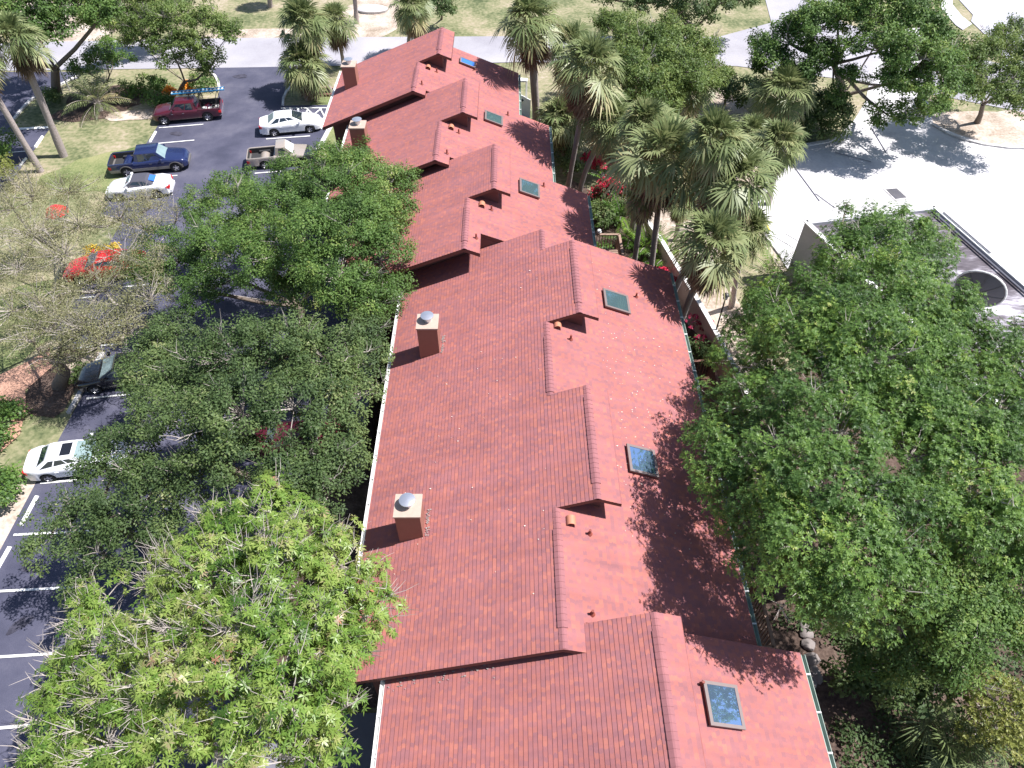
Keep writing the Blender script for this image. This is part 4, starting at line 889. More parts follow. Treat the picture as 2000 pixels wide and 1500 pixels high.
rg = np.random.default_rng(321); q = np.stack([rg.uniform(9.6, 24, 900), rg.uniform(1.5, 13, 900), rg.uniform(.1, .5, 900)], 1)
q = q[(np.sin(q[:, 0]*1.3+1)+np.sin(q[:, 1]*1.1)+rg.normal(size=len(q))*.6) > -.5]; q = q[~((q[:, 0] < 12.2) & (q[:, 1] > 6) & (q[:, 1] < 12.5))]
v, f, tt = scatter(q, np.tile([0, 0, 1.0], (len(q), 1)), np.full(len(q), .55), 34, .17, .085, np.full(len(q), .3), rg)
v[:, 2] = np.maximum(v[:, 2], .03)
tag(mesh_obj('ground_cover', v, f, 'darkoak', tint=tt), 'low dark leafy ground cover in the shade at the lower right', 'ground cover', None, 'stuff')
# ------------------------------------------------------------------ vehicles
def interp(tab, x):
    for (a, va), (b, vb) in zip(tab[:-1], tab[1:]):
        if x <= b: return va+(vb-va)*max(0, (x-a))/(b-a) if b > a else vb
    return tab[-1][1]
def vehicle(name, label, cat, loc, rz, s, kind, paint, opts=None):
    """x forward; s scales the whole car"""
    opts = opts or {}; t = thing(name, label, cat, (loc.x, loc.y, .012), rz); t.scale = (s, s, s)
    pick = kind in ('crew', 'ext', 'regular')
    if kind == 'sedan':
        L, W, wb, wr, zb = 4.85, 1.84, 2.8, .335, .26
        top = [(-2.43, .72), (-2.38, .98), (-1.75, 1.06), (-1.6, 1.0), (1.05, .98), (1.15, .96), (1.9, .84), (2.25, .70), (2.43, .50)]
        hw = [(-2.43, .62), (-2.3, .80), (-1.9, .90), (1.5, .92), (2.1, .84), (2.3, .70), (2.43, .48)]
        gh = dict(b=(-1.95, 1.12), r=(-1.15, .15), zb=.97, zr=1.46, wb=.86, wr=.60, pil=[-.92, .02])
        ax = (1.42, -1.38)
    elif kind == 'conv':
        L, W, wb, wr, zb = 4.5, 1.8, 2.7, .33, .24
        top = [(-2.25, .70), (-2.2, .92), (-1.6, 1.0), (.6, .92), (.9, .90), (1.8, .80), (2.1, .66), (2.25, .48)]
        hw = [(-2.25, .60), (-2.1, .80), (-1.6, .90), (1.4, .90), (1.95, .80), (2.15, .66), (2.25, .45)]
        gh = dict(b=(-1.45, .95), r=(-.75, .28), zb=.92, zr=1.32, wb=.80, wr=.56, pil=[-.5])
        ax = (1.35, -1.3)
    else:
        Ld = {'crew': 5.75, 'ext': 5.6, 'regular': 4.9}[kind]; h = Ld/2; big = kind != 'regular'; z1 = 1.12 if big else .98
        L, W, wr, zb = Ld, (1.98 if big else 1.74), (.40 if big else .34), (.42 if big else .34)
        cab = {'crew': (-.95, 1.35), 'ext': (-.75, 1.25), 'regular': (-.38, 1.0)}[kind]
        ax = (h-.92, -h+1.22)
        hd = z1+.02
        top = [(-h, z1-.02), (cab[0]-.04, z1), (cab[0], z1), (cab[1]-.05, hd+.03), (cab[1]+.1, hd), (h-.35, hd-.12), (h-.12, hd-.24), (h, hd-.42)]
        hwm = W/2; hw = [(-h, hwm-.06), (-h+.2, hwm), (h-.8, hwm), (h-.25, hwm-.08), (h, hwm-.30)]
        gh = dict(b=(cab[0]+.02, cab[1]+.12), r=(cab[0]+.16, cab[1]-.55), zb=z1-.01, zr=z1+.62, wb=hwm-.07, wr=hwm-.24, pil=[(cab[0]+cab[1])/2-.12] if big else [])
    h = L/2
    xs = set([-h, h]+[p for p, _ in top]+[p for p, _ in hw])
    for a in ax:
        for k in range(13): xs.add(round(a+(wr+.07)*math.cos(math.pi*k/12), 4))
    if pick: xs |= {cab[0]-.06, -h+.06}
    xs = sorted(xs)
    def low(x):
        for a in ax:
            d = abs(x-a)
            if d < wr+.07: return max(zb, wr+math.sqrt(max(0, (wr+.07)**2-d*d)))
        return zb+(.10 if abs(x) > h-.1 else 0)
    V = []; rings = 0; n = 8
    st = []
    for x in xs:
        w = interp(hw, x); zt = interp(top, x); zl = low(x); bed = pick and (-h+.06 <= x <= cab[0]-.06)
        if bed:
            zf = zb+.22; p = [(0, zf), (w-.16, zf), (w-.13, zf+.03), (w-.12, zt), (w-.02, zt+.01), (w, zt-.06), (w, (zt+zl)/2), (w*.97, zl)]
        else:
            p = [(0, zt+.045), (w*.5, zt+.04), (w*.82, zt+.015), (w*.93, zt-.015), (w*.985, zt-.08), (w, zt-.22), (w*1.0, (zt+zl)/2-.02), (w*.97, zl)]
        st.append((x, p, bed))
    seq = []
    for i, (x, p, bed) in enumerate(st):
        seq.append((x, p))
        if pick and i+1 < len(st) and st[i+1][2] != bed:     # sharp step at the ends of the bed
            xn = x if bed else st[i+1][0]
            q = st[i+1][1] if bed else p
            seq.append((xn if not bed else x+.002, q))
    fs = []
    for x, p in seq:
        V += [(x, y, z) for y, z in p]+[(x, -y, z) for y, z in p[::-1]]
    m = 2*n
    for i in range(len(seq)-1):
        for j in range(m): 
            j2 = (j+1) % m; fs.append((i*m+j, i*m+j2, (i+1)*m+j2, (i+1)*m+j))
    fs.append(tuple(range(m))); fs.append(tuple((len(seq)-1)*m+j for j in range(m))[::-1])
    body = mesh_obj('body', V, fs, paint, t, 40)
    # cabin
    b0, b1 = gh['b']; r0, r1 = gh['r']; zb_, zr, wb_, wr_ = gh['zb'], gh['zr'], gh['wb'], gh['wr']
    roofm = opts.get('roof', paint); mb = MB()
    rw = wr_; ns = 6; V2 = []
    secs = [(b0, b0*.55+r0*.45, r0), ]
    base = [(b1, -wb_*.93), (b1, wb_*.93), (b1-.35, wb_), (b0+.3, wb_), (b0, wb_*.9), (b0, -wb_*.9), (b0+.3, -wb_), (b1-.35, -wb_)]
    rf = [(r1, -rw*.95), (r1, rw*.95), (r1-.2, rw), (r0+.2, rw), (r0, rw*.93), (r0, -rw*.93), (r0+.2, -rw), (r1-.2, -rw)]
    V2 = [(x, y, zb_-.05) for x, y in base]+[(x, y, zb_+(zr-zb_)*.93) for x, y in rf]+[(x*.93+(r0+r1)/2*.07, y*.85, zr) for x, y in rf]
    f2 = [tuple(range(7, -1, -1)), tuple(range(16, 24))]
    for k in range(8):
        k2 = (k+1) % 8; f2 += [(k, k2, 8+k2, 8+k), (8+k, 8+k2, 16+k2, 16+k)]
    mesh_obj('cabin', V2, [f[::-1] for f in f2], roofm, t, 35)
    # glazing panels proud of the cabin
    def panel(nm, q, mt, off=.012, shrink=.9, par=t):
        q = [Vector(a) for a in q]; c = sum(q, Vector())/4; nn = (q[1]-q[0]).cross(q[3]-q[0]).normalized()
        if nn.dot(c-Vector(((r0+r1)/2, 0, zb_))) < 0: nn = -nn
        q2 = [c+(a-c)*shrink+nn*off for a in q]; q3 = [c+(a-c)*shrink-nn*.02 for a in q]
        mb = MB(); mb.hexa(q3, q2); return mb.build(nm, mt, par)
    Z0, Z1 = zb_+.02, zb_+(zr-zb_)*.93
    def lerp2(a, b, f): return (a[0]+(b[0]-a[0])*f, a[1]+(b[1]-a[1])*f)
    def pt(i, f): 
        x, y = lerp2(base[i], rf[i], (f)); return (x, y, zb_-.05+(zb_+(zr-zb_)*.93-zb_+.05)*f)
    gm = opts.get('glass', 'carglass')
    panel('windshield', [pt(0, .10), pt(1, .10), pt(1, .97), pt(0, .97)], opts.get('wind', gm), shrink=.93)
    if kind != 'conv': panel('rear_window', [pt(4, .2), pt(5, .2), pt(5, .95), pt(4, .95)], gm, shrink=.86)
    for sd_, (i0, i1) in ((1, (2, 3)), (-1, (7, 6))):
        A0, B0 = Vector(pt(i0, .12)), Vector(pt(i1, .12)); A1, B1 = Vector(pt(i0, .94)), Vector(pt(i1, .94))
        A0 = A0+(Vector(pt(1 if sd_ > 0 else 0, .12))-A0)*.55
        if kind in ('sedan', 'conv'): B0 = B0+(Vector(pt(4 if sd_ > 0 else 5, .12))-B0)*.2
        cuts = [1.0]+[(p-B0.x)/(A0.x-B0.x) for p in reversed(gh['pil'])]+[0.0]
        cuts = sorted(cuts, reverse=True)
        for c0, c1 in zip(cuts[:-1], cuts[1:]):
            g0 = .012*(c0 < .99); g1 = .012*(c1 > .01)
            q = [B0.lerp(A0, c0-g0), B0.lerp(A0, c1+g1), B1.lerp(A1, c1+g1), B1.lerp(A1, c0-g0)]
            w_ = panel('side_window', q, gm, .013, .95)
    if opts.get('sunroof'):
        mb = MB(); xm = (r0+r1)/2+.28; mb.box(xm-.26, xm+.26, -.40, .40, zr-.01, zr+.012); mb.build('sunroof', 'carblack', t)
    if kind == 'conv':                           # soft top rear with its glass
        mb = MB(); V3 = [(r0+.05, -.5, zr-.02), (r0+.05, .5, zr-.02), (b0-.15, .62, zb_+.08), (b0-.15, -.62, zb_+.08)]
        panel('rear_window', [(r0-.12, -.38, zr-.10), (r0-.12, .38, zr-.10), (b0+.15, .42, zb_+.17), (b0+.15, -.42, zb_+.17)], 'glassb', .03, .9)
        mb = MB(); a_, b_ = pt(0, .97), pt(1, .97)
        for q0, q1 in ((pt(0, .05), a_), (pt(1, .05), b_), (a_, b_)): mb.bar(Vector(q0)+Vector((.03, 0, .02)), Vector(q1)+Vector((.03, 0, .02)), .07, .05)
        mb.build('windshield_frame', paint, t)
    # wheels
    for a in ax:
        for sd_ in (1, -1):
            wy = (interp(hw, a)-.02)*sd_
            mb = MB(); mb.lathe([(wr*.62, -.11), (wr*.95, -.11), (wr, -.07), (wr, .07), (wr*.95, .11), (wr*.62, .11)], 24, (a, wy-sd_*.10, wr), 'y')
            wo = mb.build('wheel', 'tyre', t, 40)
            mb = MB(); yo = wy+sd_*.0; mb.lathe([(wr*.64, -.02*sd_), (wr*.60, .0), (wr*.56, -.03*sd_)], 20, (a, yo, wr), 'y'); mb.lathe([(0, -.012*sd_), (wr*.16, -.014*sd_), (wr*.18, -.04*sd_)], 12, (a, yo, wr), 'y')
            for k in range(5):
                an = 2*math.pi*k/5+.3; c_, s_ = math.cos(an), math.sin(an); mb.bar((a+c_*wr*.12, yo-sd_*.03, wr+s_*wr*.12), (a+c_*wr*.6, yo-sd_*.03, wr+s_*wr*.6), .03, wr*.22)
            mb.build('rim', 'rim', wo, 30)
            mb = MB(); mb.lathe([(0, -.05*sd_), (wr*.62, -.05*sd_)], 20, (a, yo, wr), 'y'); mb.build('brake_disc', 'black', wo)
    # lamps, bumpers, mirrors
    zt1 = interp(top, h-.12); wf = interp(hw, h-.12)
    for sd_ in (1, -1):
        mb = MB(); zz = interp(top, h-.1)-.10
        mb.hexa([(h-.34, sd_*wf*.70, zz-.10), (h-.03, sd_*wf*.62, zz-.14), (h-.16, sd_*(wf+.00), zz-.14), (h-.40, sd_*(interp(hw, h-.4)+.006), zz-.08)],
                [(h-.36, sd_*wf*.70, zz+.115), (h-.06, sd_*wf*.62, zz+.02), (h-.20, sd_*(wf-.02), zz+.03), (h-.42, sd_*(interp(hw, h-.4)-.03), zz+.09)])
        mb.build('headlight', 'lens', t)
        mb = MB(); wt = interp(hw, -h+.06); zz = interp(top, -h+.1)-(.34 if pick else .22)
        mb.hexa([(-h-.012, sd_*wt*(.88 if pick else .66), zz-.06), (-h-.012, sd_*(wt+.012), zz-.06), (-h+.20, sd_*(interp(hw, -h+.2)+.014), zz-.03), (-h+.20, sd_*wt*.8, zz-.03)],
                [(-h-.012, sd_*wt*(.88 if pick else .66), zz+.16), (-h-.012, sd_*(wt+.012), zz+.16), (-h+.20, sd_*(interp(hw, -h+.2)+.014), zz+.15), (-h+.20, sd_*wt*.8, zz+.15)])
        mb.build('taillight', 'redlamp', t)
        mb = MB(); mx = b1-.42; mb.box(mx-.06, mx+.08, min(sd_*(wb_+.06), sd_*(wb_+.27)), max(sd_*(wb_+.06), sd_*(wb_+.27)), zb_+.06, zb_+.20); mb.build('mirror', opts.get('mirror', paint), t)
        mb = MB()
        for hx in ([gh['pil'][0]+.15, gh['pil'][0]+1.05] if gh['pil'] else [cab[0]+.2]): mb.box(hx-.09, hx+.09, min(sd_*(W/2-.01), sd_*(W/2+.022)), max(sd_*(W/2-.01), sd_*(W/2+.022)), zb_-.2, zb_-.165)
        mb.build('door_handle', 'chrome' if pick else paint, t)
    bm = opts.get('bumper', paint)
    mb = MB(); wf = interp(hw, h-.05); wt = interp(hw, -h+.05)
    mb.hexa([(h-.25, -wf-.05, zb), (h+.05, -wf*.8, zb), (h+.05, wf*.8, zb), (h-.25, wf+.05, zb)], [(h-.25, -wf-.05, zb+.24), (h+.07, -wf*.8, zb+.24), (h+.07, wf*.8, zb+.24), (h-.25, wf+.05, zb+.24)])
    mb.build('bumper', bm, t)
    mb = MB(); mb.hexa([(-h-.06, -wt*.92, zb+.02), (-h+.2, -wt-.02, zb+.02), (-h+.2, wt+.02, zb+.02), (-h-.06, wt*.92, zb+.02)], [(-h-.07, -wt*.92, zb+.24), (-h+.2, -wt-.02, zb+.24), (-h+.2, wt+.02, zb+.24), (-h-.07, wt*.92, zb+.24)])
    mb.build('bumper', opts.get('rbumper', bm), t)
    if pick:
        mb = MB(); w = interp(hw, -1.5)-.17; mb.box(-h+.09, cab[0]-.09, -w, w, zb+.225, zb+.235)
        for a in ax[1:]:
            for sd_ in (1, -1): mb.box(a-.4, a+.4, min(sd_*(w-.18), sd_*(w+.02)), max(sd_*(w-.18), sd_*(w+.02)), zb+.23, zb+.43)
        mb.build('bed_liner', 'bedliner', t)
        mb = MB()
        for sd_ in (1, -1): mb.box(-h+.12, cab[0]-.1, min(sd_*(w+.01), sd_*(w+.045)), max(sd_*(w+.01), sd_*(w+.045)), zb+.24, z1-.04)
        mb.box(-h+.062, -h+.075, -w, w, zb+.24, z1-.05); mb.build('bed_lining', 'bedliner', t)
    if opts.get('lower'):
        for sd_ in (1, -1):
            mb = MB()
            y0_, y1_ = sorted((sd_*(W/2-.02), sd_*(W/2+.012)))
            segs = [(-h+.05, ax[1]-wr-.10), (ax[1]+wr+.10, ax[0]-wr-.10), (ax[0]+wr+.10, h-.35)]
            for a, b in segs:
                mb.box(a, b, y0_, y1_, zb+.01, zb+.22)
            for a in ax:
                pr = None
                for k in range(13):
                    an = math.pi*k/12; q = (a+(wr+.10)*math.cos(an), sd_*(W/2+.004), max(zb, wr+(wr+.10)*math.sin(an)))
                    if pr: mb.bar(pr, q, .04, .06)
                    pr = q
            mb.build('lower_trim', opts['lower'], t)
    mb = MB(); mb.box(-h+.35, h-.4, -W/2+.12, W/2-.12, zb-.08, zb+.10); mb.build('underbody', 'black', t)
    return t

def place(a, b, za=.36):                          # rear wheel, front wheel pixels -> middle, heading
    A, B = P(*a, za), P(*b, za); d = B-A; return A, B, math.atan2(d.y, d.x)
def put(A, B, rz, side, hwid, ax, s):             # wheel centres on the visible side -> car centre
    mid = (A+B)/2; n = Vector((-math.sin(rz), math.cos(rz), 0))*(hwid*s*side)
    sh = Vector((math.cos(rz), math.sin(rz), 0))*(-(ax[0]+ax[1])/2*s)
    return mid+n+sh
A, B, rz = place((402, 229), (325.5, 236)); c = put(A, B, rz, -1, .9, (1.95, -1.65), .93)
rt = vehicle('pickup_truck', 'maroon crew cab pickup with a ladder rack at the lot entrance', 'pickup truck', c, rz, .93, 'crew', 'carred', dict(rbumper='chrome', bumper='carred'))
mb = MB()
for x in (-1.35, -2.72):
    for y in (-.86, .86): mb.tube([(x, y, 1.1), (x, y*.96, 1.92)], .03, 6)
    mb.tube([(x, -.84, 1.92), (x, .84, 1.92)], .03, 6)
for y in (-.80, .80): mb.tube([(-2.8, y, 1.92), (-1.0, y, 1.92)], .028, 6)
mb.build('ladder_rack', 'black', rt, 40)
lad = thing('ladder', 'long blue ladder with pale rungs lying on the rack of the maroon pickup', 'ladder', rt.location, rz)
mb = MB()
for y in (-.82, -.42): mb.box(-3.15, .95, y-.035, y+.035, 1.83, 1.92)
mb.build('rails', 'blueladder', lad)
mb = MB(); k = -3.0
while k < .9: mb.box(k-.05, k+.05, -.79, -.45, 1.85, 1.90); k += .3
mb.build('rungs', 'white', lad)
for k, (x, y, m_, lb) in enumerate([(-1.55, .45, 'white', 'white bucket nearest the cab in the bed of the maroon pickup'), (-2.0, .62, 'white', 'white bucket in the middle of the maroon pickup bed'), (-2.6, .35, 'kerb', 'grey-white bucket near the tailgate of the maroon pickup')]):
    w = rt.matrix_basis @ Vector((0, 0, 0)); cs_, sn_ = math.cos(rz), math.sin(rz)
    q = thing('bucket', lb, 'bucket', (rt.location.x+.93*(x*cs_-y*sn_), rt.location.y+.93*(x*sn_+y*cs_), .65), rz, 'buckets in the pickup bed')
    mb = MB(); mb.lathe([(0, 0), (.13, 0), (.16, .34), (.14, .34), (.12, .03), (0, .03)], 14); mb.build('pail', m_, q, 40)
    mb = MB(); mb.tube([(.15, 0, .3), (.19, .0, .18), (.15, .05, .1)], .01, 4); mb.build('handle', 'black', q)
cs_, sn_ = math.cos(rz), math.sin(rz)
mb = MB()
for k in range(4): mb.tube([(.26*math.cos(a*.5236)*(1-.1*k), .26*math.sin(a*.5236)*(1-.1*k), .04*k) for a in range(13)], .025, 5)
hs = mb.build('hose_coil', 'rock', None, 40); hs.location = (rt.location.x+.93*(-2.2*cs_+.2*sn_), rt.location.y+.93*(-2.2*sn_-.2*cs_), .66); tag(hs, 'coiled grey hose among the buckets in the maroon pickup bed', 'hose')

A, B, rz = place((250, 337), (344, 328)); c = put(A, B, rz, 1, .92, (1.95, -1.65), .95)
vehicle('pickup_truck', 'dark blue crew cab pickup with grey lower trim on the left side of the lot', 'pickup truck', c, rz, .95, 'crew', 'carblue', dict(lower='cladding', bumper='cladding', wind='paleglass'))
A, B, rz = place((538, 259), (603, 252)); c = put(A, B, rz, 1, .86, (1.42, -1.38), .96)
vehicle('parked_car', 'white sedan parked nose-in towards the far house under the roof edge', 'car', c, rz, .98, 'sedan', 'carwhite')
A, B, rz = place((514, 323), (594, 316)); c = put(A, B, rz, 1, .80, (1.53, -1.23), 1.0)
vehicle('pickup_truck', 'small tan single cab pickup half hidden by the oak', 'pickup truck', c, rz, .98, 'regular', 'cartan', dict(bumper='cladding', wind='lens', mirror='black'))
c = P(272, 363, .6); vehicle('parked_car', 'white convertible with a dark soft top beside the blue pickup', 'car', c, R(188), .98, 'conv', 'carwhite', dict(roof='soft', wind='paleglass'))
c = P(150, 892, .7); vehicle('parked_car', 'white car with a dark sunroof half under the oak at the left', 'car', c, R(10), .93, 'sedan', 'carwhite', dict(sunroof=True, glass='carglass', wind='paleglass'))
c = P(205, 520, .6); vehicle('parked_car', 'red car with black hood and windows seen through the thin grey branches', 'car', c, R(190), .98, 'sedan', 'brightred', dict(wind='slate'))
c = P(240, 725, .6); vehicle('parked_car', 'black car in the shade under the trees, windshield coloured pale grey as if sunlit', 'car', c, R(192), .98, 'sedan', 'carblack', dict(wind='paleglass'))
c = P(590, 860, .5); vehicle('parked_car', 'dark maroon car almost hidden beneath the middle oak', 'car', c, R(5), .95, 'sedan', 'carred')
# red umbrella on the lawn
um = thing('umbrella', 'round bright red umbrella standing alone on the lawn', 'umbrella', tuple(P(137, 462)))
mb = MB(); zt = 2.0
mb.lathe([(.0, zt+.38), (.30, zt+.32), (.56, zt+.16), (.76, zt-.10), (.74, zt-.11), (.54, zt+.12), (.28, zt+.27), (0, zt+.33)], 8); mb.build('canopy', 'brightred', um)
mb = MB(); mb.tube([(0, 0, 0), (0, 0, zt+.34)], .02, 6); mb.build('pole', 'black', um)

# ------------------------------------------------------------------ garden wall, decks, posts at the right
def wall_run(name, label, pts, h, w, m, capm, cw=.26):
    t = thing(name, label, 'wall', tuple(pts[0])); mb = MB(); cp = MB(); o = pts[0]
    Lf, Rt_ = [], []
    for i, p in enumerate(pts):
        d = (pts[min(i+1, len(pts)-1)]-pts[max(i-1, 0)]).normalized(); s_ = Vector((-d.y, d.x, 0)); Lf.append((p-o, s_))
    for (a, sa), (b, sb) in zip(Lf[:-1], Lf[1:]):
        mb.hexa([a+sa*w/2, a-sa*w/2, b-sb*w/2, b+sb*w/2], [q+Vector((0, 0, h)) for q in (a+sa*w/2, a-sa*w/2, b-sb*w/2, b+sb*w/2)])
        z = Vector((0, 0, h)); c = cw/2
        cp.hexa([a+sa*c+z, a-sa*c+z, b-sb*c+z, b+sb*c+z], [q+Vector((0, 0, h+.07)) for q in (a+sa*c, a-sa*c, b-sb*c, b+sb*c)])
    mb.build('wall', m, t); cp.build('coping', capm, t); return t
Z0 = Vector((0, 0, 0))
wt = [P(u, v, 1.7) for u, v in ((1262, 428), (1292, 470), (1322, 520), (1350, 565), (1385, 625), (1420, 690), (1452, 750), (1470, 800))]
wall_run('garden_wall', 'long beige stucco wall with a pale coping between the garden and the palms', [Vector((p.x, p.y, 0)) for p in wt], 1.7, .22, 'stucco', 'cap')
wt = [P(u, v, 1.6) for u, v in ((1003, 180), (1020, 188), (1036, 197))]
wall_run('white_fence', 'pale blue-white fence beyond the far right corner of the roof', [Vector((p.x, p.y, 0)) for p in wt], 1.6, .06, 'white', 'white', .08)
# flat sign/canopy beyond the far roof corner
q = thing('canopy_roof', 'small flat grey canopy beyond the far right roof corner', 'canopy', tuple(P(1018, 165)))
a = [P(u, v, 2.4)-P(1018, 165) for u, v in ((999, 150), (1031, 153), (1029, 158), (1000, 157))]
a = [Vector(x) for x in a]; mb = MB(); mb.hexa([x+Vector((0, 0, -.12)) for x in (a[0], a[3], a[2], a[1])], (a[0], a[3], a[2], a[1])); mb.build('slab', 'cap', q)
for x in a: x2 = x*.9+sum(a, Vector())/4*.1; MB().tube([(x2.x, x2.y, 0), (x2.x, x2.y, x2.z-.1)], .05, 6).build('post', 'cap', q)
def deck(label, x0, x1, y0, y1, zf, zr, m, post=True):
    t = thing('wooden_deck', label, 'deck', ((x0+x1)/2, (y0+y1)/2, 0), 0, 'wooden decks along the right wall'); ox, oy = (x0+x1)/2, (y0+y1)/2
    mb = MB(); y = y0
    while y < y1: mb.box(x0-ox, x1-ox, y-oy, min(y+.135, y1)-oy, zf-.05, zf); y += .15
    mb.build('deck_boards', m, t)
    for x, y in ((x0+.06, y0+.06), (x1-.06, y0+.06), (x1-.06, y1-.06), (x0+.06, y1-.06)): MB().box(x-ox-.05, x-ox+.05, y-oy-.05, y-oy+.05, 0, zr).build('post', m, t)
    mb = MB()
    for (ax_, ay, bx, by) in ((x0, y0, x1, y0), (x1, y0, x1, y1), (x1, y1, x0, y1)):
        mb.bar((ax_-ox, ay-oy, zr), (bx-ox, by-oy, zr), .14, .05)
        n = int(math.hypot(bx-ax_, by-ay)/.16)
        for k in range(1, n):
            f = k/n; x, y = ax_+(bx-ax_)*f-ox, ay+(by-ay)*f-oy; mb.box(x-.02, x+.02, y-.02, y+.02, zf, zr)
    mb.build('railing', m, t); return t
c = P(1178, 458, 3.6); deck('weathered wooden deck railing with a white globe lamp under the palms', c.x-1.0, c.x+.95, c.y-2.1, c.y, 2.6, 3.6, 'wood')
gl = thing('globe_lamp', 'white globe lamp on the railing of the weathered deck', 'lamp', (c.x-.25, c.y, 3.62))
mb = MB(); mb.lathe([(0, .0), (.06, 0), (.06, .05), (0, .05)], 10); mb.build('base', 'black', gl)
mb = MB(); mb.lathe([(.02, .05), (.11, .09), (.15, .19), (.11, .30), (.0, .34)], 16); mb.build('globe', 'white', gl, 60)
c = P(1392, 705, 3.2); deck('dark brown wooden deck between the middle gutter and the beige wall', c.x-2.0, c.x, c.y-3.0, c.y, 2.2, 3.2, 'darkwood')
c = P(1512, 1265, 3.2); deck('shaded wooden deck at the lower gutter end', c.x-1.6, c.x, c.y, c.y+2.6, 2.2, 3.2, 'wood')
def lamp_post(label, base, vtop, arm=.0):
    b = P(*base); z = zfor(b, vtop); t = thing('lamp_post', label, 'lamp post', tuple(b), 0)
    mb = MB(); mb.lathe([(.09, 0), (.09, .25), (.05, .3), (.04, z-.45), (.06, z-.42)], 10); mb.build('post', 'black', t, 50)
    mb = MB(); mb.lathe([(.06, z-.42), (.13, z-.36), (.15, z-.12)], 6); mb.build('lantern', 'lens', t)
    mb = MB(); mb.lathe([(.2, z-.12), (.12, z-.04), (.02, z)], 8); mb.build('cap', 'black', t); return t
lamp_post('black lamp post leaning line across the beige wall', (1386, 688), 573)
lamp_post('small dark lamp post beyond the far right gutter', (1018, 243), 193)
b = P(136, 176); z = zfor(b, 112); t = thing('street_light', 'thin grey street light with a curved arm behind the corner palm', 'street light', tuple(b))
mb = MB(); mb.tube([(0, 0, 0), (0, 0, z-.3), (-.25, 0, z+.1), (-1.0, .1, z+.35), (-1.5, .1, z+.3)], [.07, .05, .045, .04, .04], 8); mb.build('pole', 'galv', t, 60)
mb = MB(); mb.lathe([(0, 0), (.14, .02), (.12, .12), (0, .16)], 10, (-1.6, .1, z+.22)); mb.build('lamp_head', 'cap', t, 50)
b = P(1455, 268); t = thing('bucket_lift', 'small white box on a jointed arm under the palms by the road', 'lift', tuple(b)); z = zfor(b, 236)
mb = MB(); mb.bar((0, 0, 0), (.15, 0, z), .16, .16); mb.bar((.1, 0, z), (.75, .1, z), .18, .14); mb.build('arm', 'white', t)
mb = MB(); V = [(.7, -.5, z-.4), (1.7, -.5, z-.4), (1.7, .4, z-.4), (.7, .4, z-.4)]
o_ = [Vector(v) for v in V]; tp = [Vector((.6, -.6, z+.2)), Vector((1.8, -.6, z+.2)), Vector((1.8, .5, z+.2)), Vector((.6, .5, z+.2))]; c4 = sum(tp, Vector())/4
ti_ = [c4+(p-c4)*.86 for p in tp]; bi = [c4+(p-c4)*.75-Vector((0, 0, .5)) for p in tp]
mb.add(o_+tp+ti_+bi, [(3, 2, 1, 0)]+[(k, (k+1) % 4, 4+(k+1) % 4, 4+k) for k in range(4)]+[(4+k, 4+(k+1) % 4, 8+(k+1) % 4, 8+k) for k in range(4)]+[(8+k, 8+(k+1) % 4, 12+(k+1) % 4, 12+k) for k in range(4)]+[(12, 13, 14, 15)])
mb.build('box', 'white', t)
# boulders edging the path in the lower right
for k, (u, v, s_) in enumerate([(1572, 1240, .3), (1577, 1262, .32), (1583, 1290, .36), (1585, 1318, .34), (1577, 1335, .3), (1592, 1325, .25), (1568, 1225, .26)]):
    me_v = []; mb = MB(); mb.lathe([(0, -.05), (s_*.8, 0), (s_, .12), (s_*.7, .24), (0, .28)], 9)
    mb.v = [(x*(1+.25*math.sin(x*9+k)), y*(1+.2*math.cos(y*11+k)), z) for x, y, z in mb.v]
    o = mb.build('boulder', 'rock', None, 50); o.location = P(u, v); o.rotation_euler = (0, 0, k)
    tag(o, 'grey boulder edging the shaded bed beyond the lower right gutter', 'boulder', 'grey boulders edging the shaded bed')
# left side: patio slabs and fences between lot and houses
wall_run('privacy_wall', 'pale grey privacy wall beside the farthest house, next to the white sedan', [Vector((p.x, p.y, 0)) for p in (P(668, 242, 1.7), P(671, 262, 1.7), P(672, 300, 1.7))], 1.7, .9, 'slate', 'slate', .92)
wall_run('privacy_wall', 'grey-brown wall strip between the middle oak and the long roof', [Vector((-7.4, 20.5, 0)), Vector((-7.4, 29, 0))], 1.9, .8, 'slate', 'slate', .82)
wsheet('patio', [(-9.5, 2), (-5, 2), (-5, 9), (-9.5, 9)], 'slate', 5)
wsheet('patio', [(-9.5, 9.2), (-5, 9.2), (-5, 28), (-9.5, 28)], 'mulch', 4)
# timber by the lot entrance
q = P(640, 175); o = MB().box(-.6, .6, -.12, .12, 0, .2).build('landscape_timber', 'wood'); o.location = q; tag(o, 'short timber lying on the grass by the far left eave', 'timber')
q = P(632, 188); o = MB().box(-.9, .9, -.15, .15, 0, .22).build('landscape_timber', 'darkwood'); o.location = q; tag(o, 'dark timber edging below the short one near the far left eave', 'timber')
# pale boat hull / slab in the far field
q = P(728, 22); mb = MB(); mb.lathe([(1.5, 0), (1.6, .25), (1.2, .42), (0, .5)], 14); mb.v = [(x, y*.55, z) for x, y, z in mb.v]
o = mb.build('sand_heap', 'conc', None, 60); o.location = q; tag(o, 'small heap of white sand in the field beyond the road', 'sand heap')

